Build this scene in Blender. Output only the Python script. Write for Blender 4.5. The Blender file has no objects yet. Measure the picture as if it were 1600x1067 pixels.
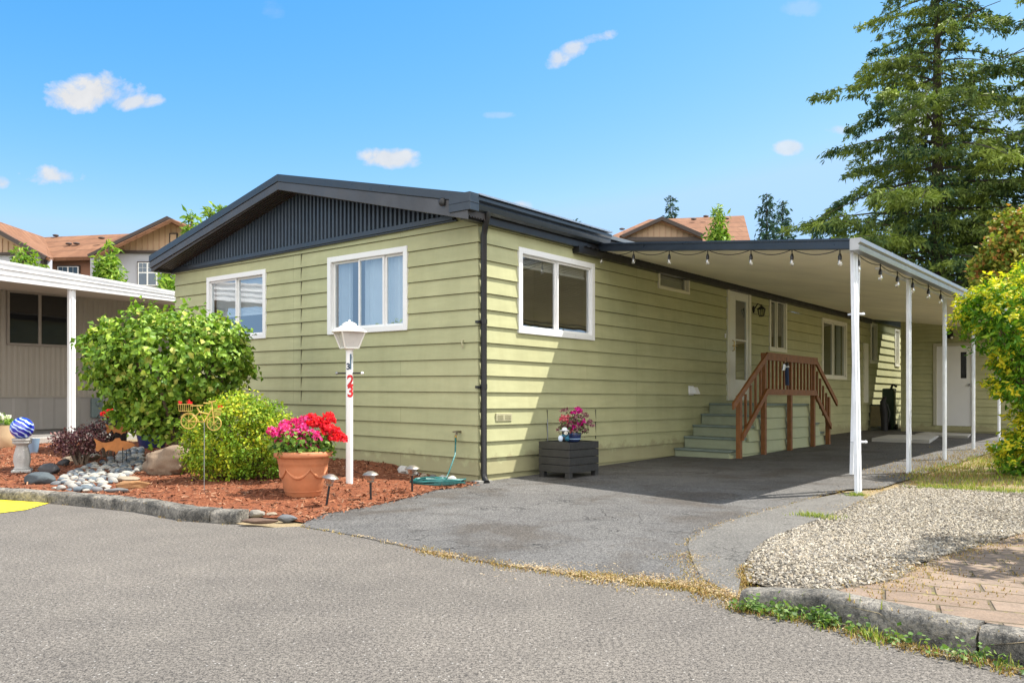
import bpy, math, random
import numpy as np
from mathutils import Vector, Matrix
from mathutils.geometry import delaunay_2d_cdt

random.seed(7)
rng = np.random.default_rng(11)
SC = bpy.context.scene
COL = SC.collection
pi = math.pi

# ------------------------------------------------------------------ survey
F, CX, HY, CH = 1300.0, 800.0, 617.0, 1.05        # lens (px), centre, horizon row, eye height
def gp(px, py, z=0.0):
    Y = F * (CH - z) / (py - HY)
    return ((px - CX) / F * Y, Y)
def at(px, py, Y):
    return ((px - CX) / F * Y, Y, CH + (HY - py) / F * Y)
C0 = (-0.41, 10.0)
VX, VY = 0.6357, 0.7719
NX, NY = VY, -VX
def H(w, v, z):
    return (C0[0] + NX * w + VX * v, C0[1] + NY * w + VY * v, z - 0.0083 * w - 0.0065 * v)
def wv(x, y):
    a, b = x - C0[0], y - C0[1]
    return (a * NX + b * NY, a * VX + b * VY)

# ------------------------------------------------------------------ objects
def tag(o, label=None, cat=None, group=None, kind=None):
    if label: o['label'] = label
    if cat: o['category'] = cat
    if group: o['group'] = group
    if kind: o['kind'] = kind
    return o
def thing(name, loc, label, cat, group=None, rz=0.0):
    o = bpy.data.objects.new(name, None)
    o.location = loc; o.rotation_euler = (0, 0, rz); o.empty_display_size = 0.1
    COL.objects.link(o)
    return tag(o, label, cat, group)
def kids(o):
    return [c for c in COL.objects if c.parent == o]
def dup(root, loc, rz=None, label=None, group=None, scale=None):
    def cp(o, par):
        c = o.copy(); COL.objects.link(c); c.parent = par
        for ch in kids(o):
            cp(ch, c)
        return c
    c = cp(root, None)
    c.location = loc
    if rz is not None: c.rotation_euler = (0, 0, rz) if not hasattr(rz, '__len__') else rz
    if scale is not None: c.scale = (scale,) * 3 if not hasattr(scale, '__len__') else scale
    if label: c['label'] = label
    if group: c['group'] = group
    return c

def wloc(o):
    v = Vector((0, 0, 0))
    while o is not None:
        v = v + o.location; o = o.parent
    return v

class MB:
    def __init__(s):
        s.v = []; s.f = []; s.m = []; s.cur = 0
    def add(s, vs, fs):
        n = len(s.v)
        s.v += [tuple(p) for p in vs]
        s.f += [tuple(i + n for i in f) for f in fs]
        s.m += [s.cur] * len(fs)
        return s
    def quad(s, a, b, c, d):
        return s.add([a, b, c, d], [(0, 1, 2, 3)])
    def hexa(s, p):      # 8 pts: bottom ring 0-3, top ring 4-7
        return s.add(p, [(3, 2, 1, 0), (4, 5, 6, 7), (0, 1, 5, 4), (1, 2, 6, 5), (2, 3, 7, 6), (3, 0, 4, 7)])
    def boxp(s, P, a0, a1, b0, b1, z0, z1):
        return s.hexa([P(a0, b0, z0), P(a1, b0, z0), P(a1, b1, z0), P(a0, b1, z0),
                       P(a0, b0, z1), P(a1, b0, z1), P(a1, b1, z1), P(a0, b1, z1)])
    def box(s, c, sx, sy, sz, rz=0.0, M=None):
        ca, sa = math.cos(rz), math.sin(rz)
        def P(x, y, z):
            if M is not None:
                q = M @ Vector((x, y, z)); return (c[0] + q.x, c[1] + q.y, c[2] + q.z)
            return (c[0] + x * ca - y * sa, c[1] + x * sa + y * ca, c[2] + z)
        return s.boxp(P, -sx / 2, sx / 2, -sy / 2, sy / 2, -sz / 2, sz / 2)
    def beam(s, p0, p1, wd, ht, up=(0, 0, 1)):
        p0, p1 = Vector(p0), Vector(p1)
        d = (p1 - p0).normalized(); u = Vector(up)
        sd = d.cross(u)
        if sd.length < 1e-4: sd = d.cross(Vector((1, 0, 0)))
        sd.normalize(); u = sd.cross(d).normalized()
        a, b = sd * wd / 2, u * ht / 2
        return s.hexa([p0 - a - b, p0 + a - b, p0 + a + b, p0 - a + b, p1 - a - b, p1 + a - b, p1 + a + b, p1 - a + b])
    def tube(s, pts, r, n=8, cap=True):
        pts = [Vector(p) for p in pts]
        rs = r if hasattr(r, '__len__') else [r] * len(pts)
        vs = []; u = None
        for i, p in enumerate(pts):
            d = (pts[min(i + 1, len(pts) - 1)] - pts[max(i - 1, 0)])
            d = d.normalized() if d.length > 1e-9 else Vector((0, 0, 1))
            if u is None:
                u = d.orthogonal().normalized()
            else:
                u = (u - d * u.dot(d))
                u = u.normalized() if u.length > 1e-6 else d.orthogonal().normalized()
            w = d.cross(u)
            for k in range(n):
                a = 2 * pi * k / n
                vs.append(p + (u * math.cos(a) + w * math.sin(a)) * rs[i])
        fs = [(i * n + k, i * n + (k + 1) % n, (i + 1) * n + (k + 1) % n, (i + 1) * n + k)
              for i in range(len(pts) - 1) for k in range(n)]
        if cap:
            fs += [tuple(range(n - 1, -1, -1)), tuple((len(pts) - 1) * n + k for k in range(n))]
        return s.add(vs, fs)
    def lathe(s, c, prof, n=20, sy=1.0, wob=None):
        vs = []
        for (r, z) in prof:
            for k in range(n):
                a = 2 * pi * k / n
                q = r * (wob(a, z) if wob else 1)
                vs.append((c[0] + q * math.cos(a), c[1] + q * math.sin(a) * sy, c[2] + z))
        m = len(prof)
        fs = [(i * n + k, i * n + (k + 1) % n, (i + 1) * n + (k + 1) % n, (i + 1) * n + k)
              for i in range(m - 1) for k in range(n)]
        fs += [tuple(range(n - 1, -1, -1)), tuple((m - 1) * n + k for k in range(n))]
        return s.add(vs, fs)
    def ball(s, c, r, n=12, m=8, sx=1, sy=1, sz=1):
        prof = [(r * math.sin(pi * i / m) + 1e-5, -r * math.cos(pi * i / m)) for i in range(m + 1)]
        vs0 = len(s.v)
        s.lathe((0, 0, 0), prof, n)
        for i in range(vs0, len(s.v)):
            x, y, z = s.v[i]; s.v[i] = (c[0] + x * sx, c[1] + y * sy, c[2] + z * sz)
        return s
    def prism(s, poly, P, d0, d1):    # poly of (a,b); P(a,b,d)
        n = len(poly)
        return s.add([P(a, b, d0) for a, b in poly] + [P(a, b, d1) for a, b in poly],
                     [tuple(range(n - 1, -1, -1)), tuple(range(n, 2 * n))] +
                     [(i, (i + 1) % n, n + (i + 1) % n, n + i) for i in range(n)])
    def build(s, name, mat, parent=None, org=None, smooth=None, bevel=0, label=None):
        if org is not None: o0 = Vector(org)
        else: o0 = wloc(parent) if parent is not None else Vector((0, 0, 0))
        me = bpy.data.meshes.new(name)
        me.from_pydata([(p[0] - o0.x, p[1] - o0.y, p[2] - o0.z) for p in s.v], [], s.f)
        mats = mat if isinstance(mat, (list, tuple)) else [mat]
        for q in mats: me.materials.append(q)
        if len(mats) > 1:
            me.polygons.foreach_set('material_index', s.m)
        if smooth is not None:
            me.polygons.foreach_set('use_smooth', [True] * len(s.f))
            me.set_sharp_from_angle(angle=math.radians(smooth))
        me.validate(); me.update()
        o = bpy.data.objects.new(name, me); COL.objects.link(o)
        if parent is not None:
            o.parent = parent
            if org is not None: o.location = o0 - wloc(parent)
        elif org is not None: o.location = o0
        if bevel:
            b = o.modifiers.new('bevel', 'BEVEL'); b.width = bevel; b.segments = 2; b.limit_method = 'ANGLE'
            b.angle_limit = math.radians(40)
        if label: o['label'] = label
        return o

def fastmesh(name, V, Fc, mats, parent=None, org=(0, 0, 0), midx=None, smooth=False):
    """V (n,3), Fc (m,k) equal sized faces"""
    o0 = np.array(org if parent is None else tuple(wloc(parent)))
    V = np.asarray(V, dtype=np.float32) - o0.astype(np.float32)
    Fc = np.asarray(Fc, dtype=np.int32)
    me = bpy.data.meshes.new(name)
    m, k = Fc.shape
    me.vertices.add(len(V)); me.vertices.foreach_set('co', V.ravel())
    me.loops.add(m * k); me.loops.foreach_set('vertex_index', Fc.ravel())
    me.polygons.add(m)
    me.polygons.foreach_set('loop_start', np.arange(0, m * k, k, dtype=np.int32))
    mats = mats if isinstance(mats, (list, tuple)) else [mats]
    for q in mats: me.materials.append(q)
    if midx is not None: me.polygons.foreach_set('material_index', np.asarray(midx, dtype=np.int32))
    me.polygons.foreach_set('use_smooth', np.full(m, smooth))
    me.update(calc_edges=True)
    o = bpy.data.objects.new(name, me); COL.objects.link(o)
    if parent is not None: o.parent = parent
    else: o.location = org
    return o

# ------------------------------------------------------------------ materials
MATS = {}
class NT:
    def __init__(s, name):
        s.mat = bpy.data.materials.new(name); s.mat.use_nodes = True
        s.t = s.mat.node_tree; s.t.nodes.clear()
        s.out = s.t.nodes.new('ShaderNodeOutputMaterial')
        s.tc = s.t.nodes.new('ShaderNodeTexCoord')
    def n(s, typ, ins=None, **kw):
        q = s.t.nodes.new('ShaderNode' + typ)
        for a, b in kw.items(): setattr(q, a, b)
        for a, b in (ins or {}).items():
            if hasattr(b, 'is_linked') or isinstance(b, bpy.types.NodeSocket): s.t.links.new(b, q.inputs[a])
            else: q.inputs[a].default_value = b
        return q
    def noise(s, scale, detail=3, rough=.6, dist=0, vec=None):
        q = s.n('TexNoise', {'Scale': scale, 'Detail': detail, 'Roughness': rough, 'Distortion': dist})
        s.t.links.new(vec if vec is not None else s.tc.outputs['Object'], q.inputs['Vector'])
        return q.outputs['Fac']
    def ramp(s, fac, stops):
        q = s.n('ValToRGB'); s.t.links.new(fac, q.inputs[0])
        e = q.color_ramp.elements
        while len(e) < len(stops): e.new(0.5)
        for i, (p, c) in enumerate(stops):
            e[i].position = p; e[i].color = (*c[:3], 1) if hasattr(c, '__len__') else (c, c, c, 1)
        return q.outputs[0]
    def mix(s, fac, a, b, mode='MIX'):
        q = s.n('Mix', data_type='RGBA', blend_type=mode)
        for i, x in ((0, fac), (6, a), (7, b)):
            if isinstance(x, bpy.types.NodeSocket): s.t.links.new(x, q.inputs[i])
            elif i == 0: q.inputs[0].default_value = x
            else: q.inputs[i].default_value = (*x[:3], 1)
        return q.outputs[2]
    def math(s, op, a, b=0.0):
        q = s.n('Math', operation=op)
        for i, x in enumerate((a, b)):
            if isinstance(x, bpy.types.NodeSocket): s.t.links.new(x, q.inputs[i])
            else: q.inputs[i].default_value = x
        return q.outputs[0]
    def bump(s, h, strength=.3, dist=.01):
        q = s.n('Bump', {'Strength': strength, 'Distance': dist}); s.t.links.new(h, q.inputs['Height'])
        return q.outputs[0]
    def pbr(s, col, rough=.6, metal=0, normal=None, spec=.5, coat=0):
        q = s.n('BsdfPrincipled', {'Metallic': metal, 'Specular IOR Level': spec})
        for nm, x in (('Base Color', col), ('Roughness', rough)):
            if isinstance(x, bpy.types.NodeSocket): s.t.links.new(x, q.inputs[nm])
            else: q.inputs[nm].default_value = (*x[:3], 1) if nm == 'Base Color' else x
        if coat: q.inputs['Coat Weight'].default_value = coat
        if normal is not None: s.t.links.new(normal, q.inputs['Normal'])
        return q.outputs[0]
    def done(s, sh):
        s.t.links.new(sh, s.out.inputs['Surface']); return s.mat

def M(name, col, rough=.6, var=.12, vs=6.0, metal=0.0, bs=40.0, bump=.15, spec=.5, fine=0.0, coat=0):
    """plain procedural paint/stone: colour with soft mottling + fine grain + bump"""
    if name in MATS: return MATS[name]
    t = NT(name)
    f = t.noise(vs, 4)
    c = t.ramp(f, [(.25, [x * (1 - var) for x in col]), (.75, [min(1, x * (1 + var)) for x in col])])
    if fine:
        g = t.noise(bs * 4, 2)
        c = t.mix(fine, c, t.ramp(g, [(.3, [x * .4 for x in col]), (.7, [min(1, x * 1.5) for x in col])]))
    nm = t.bump(t.noise(bs, 3), bump, .004) if bump else None
    rr = t.ramp(t.noise(vs * 2.3, 3), [(.3, max(0, rough - .08)), (.7, min(1, rough + .08))])
    MATS[name] = t.done(t.pbr(c, rr, metal, nm, spec, coat))
    return MATS[name]

def leafmat(name, cols, rough=.6, trans=.35, patch=None, ps=1.6, spec=.2):
    """cols: list of colours chosen per leaf"""
    if name in MATS: return MATS[name]
    t = NT(name)
    g = t.n('NewGeometry')
    rnd = g.outputs['Random Per Island']
    stops = [((i + .5) / len(cols), c) for i, c in enumerate(cols)]
    c = t.ramp(rnd, [(i / len(cols), q) for i, q in enumerate(cols)])
    c.node.color_ramp.interpolation = 'CONSTANT'
    if patch:
        c = t.mix(t.ramp(t.noise(ps, 3), [(.42, 0.0), (.62, 1.0)]), c, patch)
    b = t.pbr(c, rough, 0, None, spec)
    tr = t.n('BsdfTranslucent'); t.t.links.new(t.mix(1.0, c, (1.0, 1.15, .5), 'MULTIPLY'), tr.inputs[0])
    m = t.n('MixShader', {0: trans}); t.t.links.new(b, m.inputs[1]); t.t.links.new(tr.outputs[0], m.inputs[2])
    MATS[name] = t.done(m.outputs[0]); return MATS[name]

def glassmat(name, tint=(.75, .8, .8), base=.12, power=4.0, rough=.0):
    if name in MATS: return MATS[name]
    t = NT(name)
    lw = t.n('LayerWeight', {'Blend': .5})
    f = t.math('POWER', lw.outputs['Facing'], power)
    f = t.math('ADD', t.math('MULTIPLY', f, 1 - base), base)
    tr = t.n('BsdfTransparent'); tr.inputs[0].default_value = (*tint, 1)
    gl = t.n('BsdfGlossy', {'Roughness': rough}); gl.inputs[0].default_value = (.95, .97, 1, 1)
    wob = t.bump(t.noise(1.3, 2), .04, .05); t.t.links.new(wob, gl.inputs['Normal'])
    m = t.n('MixShader'); t.t.links.new(f, m.inputs[0]); t.t.links.new(tr.outputs[0], m.inputs[1]); t.t.links.new(gl.outputs[0], m.inputs[2])
    MATS[name] = t.done(m.outputs[0]); return MATS[name]

def asphalt(name, c_dark, c_light, crack=0.0, speck=.5):
    t = NT(name)
    a = t.math('ADD', t.math('MULTIPLY', t.noise(150, 2, .7), .5), t.math('MULTIPLY', t.noise(55, 3, .8), .5)); b = t.noise(.5, 4, .6); c = t.noise(3.5, 3, .6)
    col = t.ramp(a, [(.43, c_dark), (.5, [(x + y) / 2 for x, y in zip(c_dark, c_light)]), (.58, c_light)])
    col = t.mix(1.0, col, t.ramp(b, [(.3, (.82, .81, .81)), (.7, (1.14, 1.12, 1.10))]), 'MULTIPLY')
    col = t.mix(1.0, col, t.ramp(c, [(.3, (.90, .90, .90)), (.7, (1.08, 1.08, 1.07))]), 'MULTIPLY')
    if crack > .8: col = t.mix(1.0, col, t.ramp(t.noise(.9, 5, .7, .8), [(.36, (.70, .64, .58)), (.5, (1, 1, 1)), (.68, (1.16, 1.15, 1.13))]), 'MULTIPLY')
    v = t.n('TexVoronoi', {'Scale': 38.0}); t.t.links.new(t.tc.outputs['Object'], v.inputs['Vector'])
    sp = t.ramp(v.outputs['Distance'], [(.08, 1.0), (.2, 0.0)])
    sel = t.ramp(v.outputs['Color'], [(.62, 0.0), (.72, 1.0)])
    col = t.mix(t.math('MULTIPLY', t.math('MULTIPLY', sp, sel), speck), col, (.55, .53, .5))
    h = a
    if crack:
        dn = t.n('TexNoise', {'Scale': 2.0, 'Detail': 5.0}); t.t.links.new(t.tc.outputs['Object'], dn.inputs['Vector'])
        wv_ = t.n('VectorMath', {0: t.tc.outputs['Object'], 1: dn.outputs['Color']}, operation='ADD')
        vo = t.n('TexVoronoi', {'Scale': 1.1}, feature='DISTANCE_TO_EDGE'); t.t.links.new(wv_.outputs[0], vo.inputs['Vector'])
        ln = t.ramp(vo.outputs['Distance'], [(.0, 1.0), (.012, 0.0)])
        mk = t.ramp(t.noise(.8, 3), [(.44 if crack > .5 else .56, 0.0), (.56 if crack > .5 else .64, 1.0)])
        cr = t.math('MULTIPLY', ln, mk)
        col = t.mix(t.math('MULTIPLY', cr, crack), col, [x * .35 for x in c_dark])
        h = t.math('SUBTRACT', a, t.math('MULTIPLY', cr, 1.5))
    rr = t.ramp(a, [(.3, .8), (.7, .98)])
    MATS[name] = t.done(t.pbr(col, rr, 0, t.bump(h, .5, .006), .35))
    return MATS[name]

# palette
olive = None
def siding_mat(name, col):
    t = NT(name)
    mp = t.n('Mapping', {'Vector': t.tc.outputs['Object'], 'Scale': (1, 1, 5)})
    a = t.noise(2.2, 4, .6, vec=mp.outputs[0]); b = t.noise(.35, 3)
    c = t.ramp(a, [(.3, [x * .93 for x in col]), (.7, [x * 1.06 for x in col])])
    c = t.mix(1.0, c, t.ramp(b, [(.3, (.95, .97, .96)), (.7, (1.05, 1.03, 1.0))]), 'MULTIPLY')
    # rain streaks and splash dirt near the ground
    st = t.n('Mapping', {'Vector': t.tc.outputs['Object'], 'Scale': (2.6, 2.6, .5)})
    c = t.mix(1.0, c, t.ramp(t.noise(1.0, 4, .7, vec=st.outputs[0]), [(.35, (.94, .935, .92)), (.62, (1.03, 1.03, 1.03))]), 'MULTIPLY')
    sx = t.n('SeparateXYZ', {0: t.tc.outputs['Object']})
    dz = t.math('ADD', sx.outputs[2], t.math('MULTIPLY', t.noise(5, 4, .7), -.5))
    c = t.mix(t.ramp(dz, [(.0, .4), (.06, .0)]), c, (.22, .17, .10))
    # board ends: each lap is made of boards a few metres long, every board a slightly different shade
    def dotp(v3):
        q = t.n('VectorMath', {0: t.tc.outputs['Object'], 1: v3}, operation='DOT_PRODUCT'); return q.outputs['Value']
    cb = t.n('CombineXYZ'); t.t.links.new(dotp((VX + NX, VY + NY, 0)), cb.inputs[0])
    t.t.links.new(t.math('SUBTRACT', dotp((.0083 * NX + .0065 * VX, .0083 * NY + .0065 * VY, 1)), .085), cb.inputs[1])
    bk = t.n('TexBrick', {'Vector': cb.outputs[0], 'Scale': 1.0, 'Mortar Size': .0022, 'Mortar Smooth': .3, 'Brick Width': 3.66, 'Row Height': .2, 'Bias': 0.0,
                          'Color1': (.95, .955, .94, 1), 'Color2': (1.04, 1.035, 1.03, 1), 'Mortar': (.45, .43, .38, 1)}, offset=.37, offset_frequency=3)
    c = t.mix(1.0, c, bk.outputs[0], 'MULTIPLY')
    g = t.n('Mapping', {'Vector': t.tc.outputs['Object'], 'Scale': (3, 3, 40)})
    nm = t.bump(t.noise(6, 4, .6, vec=g.outputs[0]), .12, .004)
    MATS[name] = t.done(t.pbr(c, .62, 0, nm, .35)); return MATS[name]
OLIVE = siding_mat('olive_paint', (.425, .425, .245))
WHITE = M('white_paint', (.80, .80, .79), .35, .03, 5, bump=.03)
ALU = M('white_aluminium', (.70, .73, .78), .35, .14, 5, bump=.03)
NAVY = M('charcoal_metal', (.018, .026, .038), .35, .2, 3, metal=.0, bump=.05, spec=.6)
BLACK = M('black_trim', (.012, .012, .013), .4, .2, 4, bump=.05)
GALV = M('grey_metal', (.30, .31, .32), .35, .1, 4, metal=.6, bump=.04)
CREAM = M('cream_panel', (.84, .79, .62), .6, .12, .9, bump=.03)
INTER = M('interior_paint', (.30, .26, .20), .9, .06, 2, bump=0)
CLOTH = M('white_curtain', (.78, .79, .80), .9, .04, 8, bump=.05)
WOOD = M('stained_wood', (.21, .078, .018), .55, .25, 9, bs=60, bump=.2)
STEP = M('green_step_paint', (.30, .33, .22), .7, .1, 5, bump=.2)
TREAD = M('tread_paint', (.185, .23, .20), .75, .15, 6, bump=.3)
TERRA = M('terracotta', (.50, .19, .085), .7, .14, 7, bs=30, bump=.25)
CONC = M('concrete', (.26, .25, .23), .85, .15, 2.5, bs=80, bump=.5, fine=.3)
KERBM = M('kerb_concrete', (.125, .115, .10), .9, .5, 4.5, bs=55, bump=1.0, fine=.6)
def kerb_mat():
    t = NT('worn_kerb_concrete')
    a = t.noise(4.5, 5, .7, .4); b = t.noise(38, 4, .8); d = t.noise(130, 2)
    c = t.ramp(a, [(.38, (.075, .072, .066)), (.50, (.16, .15, .133)), (.62, (.27, .25, .22))])
    c = t.mix(1.0, c, t.ramp(b, [(.38, (.55, .55, .55)), (.5, (1, 1, 1)), (.64, (1.5, 1.45, 1.35))]), 'MULTIPLY')
    c = t.mix(t.ramp(d, [(.62, 0.0), (.68, .7)]), c, (.34, .32, .29))
    return t.done(t.pbr(c, .92, 0, t.bump(t.math('ADD', b, t.math('MULTIPLY', a, 2.0)), 1.0, .02), .2))
KERBM = kerb_mat()
GLASS = glassmat('window_glass', (.72, .76, .76), .17, 3.0)
GLASSF = glassmat('sky_reflecting_glass', (.72, .80, .84), .27, 2.6)
DARKP = M('charcoal_wood', (.030, .029, .028), .55, .25, 8, bs=50, bump=.25)
# ------------------------------------------------------------------ terrain
def S01(x): x = np.clip(x, 0, 1); return x * x * (3 - 2 * x)
def dist_line(P, L):
    P = np.atleast_2d(P).astype(float); L = np.asarray(L, float); best = np.full(len(P), 1e9)
    for a, b in zip(L[:-1], L[1:]):
        d = b - a; t = np.clip(((P - a) @ d) / (d @ d), 0, 1)
        best = np.minimum(best, np.hypot(*(P - a - t[:, None] * d).T))
    return best
def inside(P, poly):
    P = np.atleast_2d(P).astype(float); poly = np.asarray(poly, float); n = len(poly); r = np.zeros(len(P), bool)
    for i in range(n):
        x0, y0 = poly[i]; x1, y1 = poly[(i + 1) % n]
        if y0 == y1: continue
        c = ((y0 > P[:, 1]) != (y1 > P[:, 1])) & (P[:, 0] < (x1 - x0) * (P[:, 1] - y0) / (y1 - y0) + x0)
        r ^= c
    return r
def h2(w, v): x, y, _ = H(w, v, 0); return (x, y)

KL = [(-22, 13.8), (-9.5, 9.75)] + [gp(*p) for p in ((0, 781), (90, 787), (150, 792.5), (216, 800), (286, 813), (369, 819))]
KR = [gp(*p) for p in ((1155, 944), (1276, 965), (1373, 990), (1451, 1008), (1600, 1040), (1800, 1090))] + [(3.3, 1.2), (4.3, -1.5), (9, -14)]
NEAR = [gp(*p) for p in ((470, 822), (560, 838), (640, 855), (700, 868), (800, 885), (900, 898), (1000, 908), (1100, 920), (1150, 934))]
BEDE = [gp(*p) for p in ((478, 815), (509, 803), (575, 792), (629, 780), (680, 766), (726, 761))] + [h2(.02, -.04)]
SEAM = [gp(*p) for p in ((1150, 934), (1098, 905), (1078, 868), (1076, 846), (1100, 829), (1132, 817), (1198, 798), (1263, 782), (1322, 767))]
POSTL = [h2(3.98, v) for v in (2.2, 4, 6, 8, 10, 12, 14, 17)]
DRIVE = NEAR[:-1] + SEAM + POSTL + [h2(-.3, 17), h2(-.3, 0.05)] + BEDE[::-1][1:]
DR_CORE = DRIVE
PLOT = KL[1:] + [gp(420, 824)] + NEAR + KR[:-1] + [(14, -1.5), (60, 6), (60, 90), (-60, 90), (-30, 15)]
def gz(P):
    P = np.atleast_2d(P).astype(float)
    a = P - np.array(C0); w = a @ np.array([NX, NY]); v = a @ np.array([VX, VY])
    ins = inside(P, DRIVE)
    dd = np.where(ins, 0, dist_line(P, DRIVE + DRIVE[:1]))
    base = .009 * np.clip(v, 0, 14)
    left = (w < 3.0)
    dk = dist_line(P, KL + [NEAR[0]])
    hl = S01(dd / 1.5) * (.085 + .018 * np.clip(dk, 0, 8))
    dr = dist_line(P, KR)
    hr = S01(dd / .55) * (.095 * (1 - S01((dr - .15) / 2.6)) + .015)
    return np.where(inside(P, PLOT), base + np.where(left & (a[:, 0] < 1.5), hl, hr), 0)
def gz1(x, y): return float(gz([(x, y)])[0])
def gpz(px, py, k=3):      # pixel -> ground point on the terrain
    z = 0.0
    for _ in range(k + 3):
        x, y = gp(px, py, z); z = gz1(x, y)
    return (x, y, z)

def resample(poly, step, closed=True):
    out = []; n = len(poly)
    for i in range(n if closed else n - 1):
        a, b = poly[i], poly[(i + 1) % n]
        m = max(1, int(math.dist(a, b) / step))
        out += [(a[0] + (b[0] - a[0]) * k / m, a[1] + (b[1] - a[1]) * k / m) for k in range(m)]
    if not closed: out.append(poly[-1])
    return out
def sheet(name, poly, mat, off=0.0, step=.25, jit=0.0, rough=0.0, hfun=gz, kind='structure', maxstep=None):
    bd = resample(poly, step)
    if jit:
        bd = [(x + random.uniform(-jit, jit), y + random.uniform(-jit, jit)) for x, y in bd]
    xs = [p[0] for p in bd]; ys = [p[1] for p in bd]
    gx, gy = np.meshgrid(np.arange(min(xs), max(xs), step), np.arange(min(ys), max(ys), step))
    G = np.c_[gx.ravel(), gy.ravel()] + rng.uniform(-.2, .2, (gx.size, 2)) * step
    G = G[inside(G, bd)]; G = G[dist_line(G, bd + bd[:1]) > step * .45]
    pts = bd + [tuple(g) for g in G]
    vs, _, fs, *_r = delaunay_2d_cdt([Vector(p) for p in pts], [], [list(range(len(bd)))], 1, 1e-5)
    P = np.array([(v.x, v.y) for v in vs]); z = hfun(P) + off
    if rough: z = z + rng.uniform(-rough, rough, len(z))
    me = bpy.data.meshes.new(name); me.from_pydata([(p[0], p[1], q) for p, q in zip(P, z)], [], fs)
    me.materials.append(mat); me.polygons.foreach_set('use_smooth', [True] * len(fs)); me.update()
    # make faces point up
    import bmesh
    bm = bmesh.new(); bm.from_mesh(me)
    for f in bm.faces:
        if f.normal.z < 0: f.normal_flip()
    bm.to_mesh(me); bm.free()
    o = bpy.data.objects.new(name, me); COL.objects.link(o); tag(o, kind=kind)
    return o

ASPH = asphalt('road_asphalt', (.038, .034, .030), (.205, .186, .164), crack=.35, speck=.6)
DASPH = asphalt('drive_asphalt', (.030, .0295, .029), (.158, .154, .150), crack=.9, speck=.4)
SLABM = asphalt('old_concrete', (.06, .057, .052), (.19, .182, .168), crack=.7, speck=.5)

def dirt_mat():
    t = NT('dry_soil')
    a = t.noise(1.1, 5, .65); b = t.noise(60, 3, .7)
    c = t.ramp(a, [(.3, (.15, .11, .06)), (.5, (.25, .185, .10)), (.68, (.13, .145, .045))])
    c = t.mix(.6, c, t.ramp(b, [(.3, (.12, .09, .05)), (.7, (.42, .34, .22))]))
    return t.done(t.pbr(c, .95, 0, t.bump(b, .8, .01), .2))
DIRT = dirt_mat()
def mulch_mat():
    t = NT('bark_mulch')
    mp = t.n('Mapping', {'Vector': t.tc.outputs['Object'], 'Scale': (1, 1.6, 1)})
    a = t.noise(38, 4, .8, .5, vec=mp.outputs[0]); b = t.noise(2, 3)
    c = t.ramp(a, [(.32, (.05, .016, .01)), (.5, (.22, .075, .035)), (.66, (.38, .15, .07))])
    c = t.mix(1.0, c, t.ramp(b, [(.3, (.8, .75, .75)), (.7, (1.1, 1.05, 1.0))]), 'MULTIPLY')
    return t.done(t.pbr(c, .9, 0, t.bump(a, 1.0, .02), .2))
MULCHM = mulch_mat()
def paver_mat():
    t = NT('brick_paver')
    r = t.n('Mapping', {'Vector': t.tc.outputs['Object'], 'Rotation': (0, 0, .42)})
    b = t.n('TexBrick', {'Vector': r.outputs[0], 'Scale': 1.0, 'Mortar Size': .012, 'Brick Width': .44, 'Row Height': .22, 'Mortar Smooth': .6, 'Bias': 0.0,
                         'Color1': (.185, .135, .098, 1), 'Color2': (.235, .178, .135, 1), 'Mortar': (.085, .07, .035, 1)}, offset=.5)
    n = t.noise(9, 4, .7); f = t.noise(90, 3)
    c = t.mix(1.0, b.outputs[0], t.ramp(n, [(.3, (.75, .75, .75)), (.7, (1.25, 1.2, 1.15))]), 'MULTIPLY')
    c = t.mix(.25, c, t.ramp(f, [(.3, (.06, .04, .03)), (.7, (.34, .27, .22))]))
    ms = t.math('MULTIPLY', t.ramp(t.noise(5, 4, .7), [(.52, 0.0), (.60, 1.0)]), t.ramp(t.math('ADD', b.outputs['Fac'], t.math('MULTIPLY', t.noise(22, 3), .9)), [(.5, 0.0), (.62, 1.0)]))
    c = t.mix(t.math('MULTIPLY', ms, .8), c, t.ramp(t.noise(14, 2), [(.45, (.10, .06, .03)), (.55, (.24, .23, .05))]))
    h = t.math('SUBTRACT', t.math('MULTIPLY', f, .3), b.outputs['Fac'])
    return t.done(t.pbr(c, .9, 0, t.bump(h, .8, .012), .25))
PAVER = paver_mat()
def gravel_base():
    t = NT('gravel_bed')
    v = t.n('TexVoronoi', {'Scale': 42.0}); t.t.links.new(t.tc.outputs['Object'], v.inputs['Vector'])
    c = t.ramp(v.outputs['Distance'], [(.1, (.34, .30, .24)), (.45, (.13, .11, .085))])
    return t.done(t.pbr(c, .95, 0, t.bump(v.outputs['Distance'], 1.0, -.02), .2))
GRAVB = gravel_base()

# big ground and the far land
tag(MB().add([(-400, -150, -.14), (400, -150, -.14), (400, 600, -.14), (-400, 600, -.14)], [(0, 1, 2, 3)]).build('ground', M('far_ground', (.16, .15, .07), .95, .3, .05)), kind='structure')
# road
KLx = [p for p in KL]; edge = KLx + [gp(420, 824)] + NEAR + KR
road_poly = edge + [(9, -30), (-40, -30), (-40, 18)]
me_pts = resample(edge, .5, False)
sheet('road', me_pts + [(9, -30), (-45, -30), (-45, 20)], ASPH, 0, 1.6, hfun=lambda P: np.zeros(len(P)))
# plot soil (under everything inside the kerbs)
soil = KL[1:] + [gp(420, 824)] + NEAR + KR[:-1] + [(14, -1.5), (32, 6), (32, 40), (-30, 40), (-30, 15)]
sheet('soil', soil, DIRT, -.018, .55)
sheet('driveway', DRIVE, DASPH, .004, .3, jit=.012)
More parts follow.
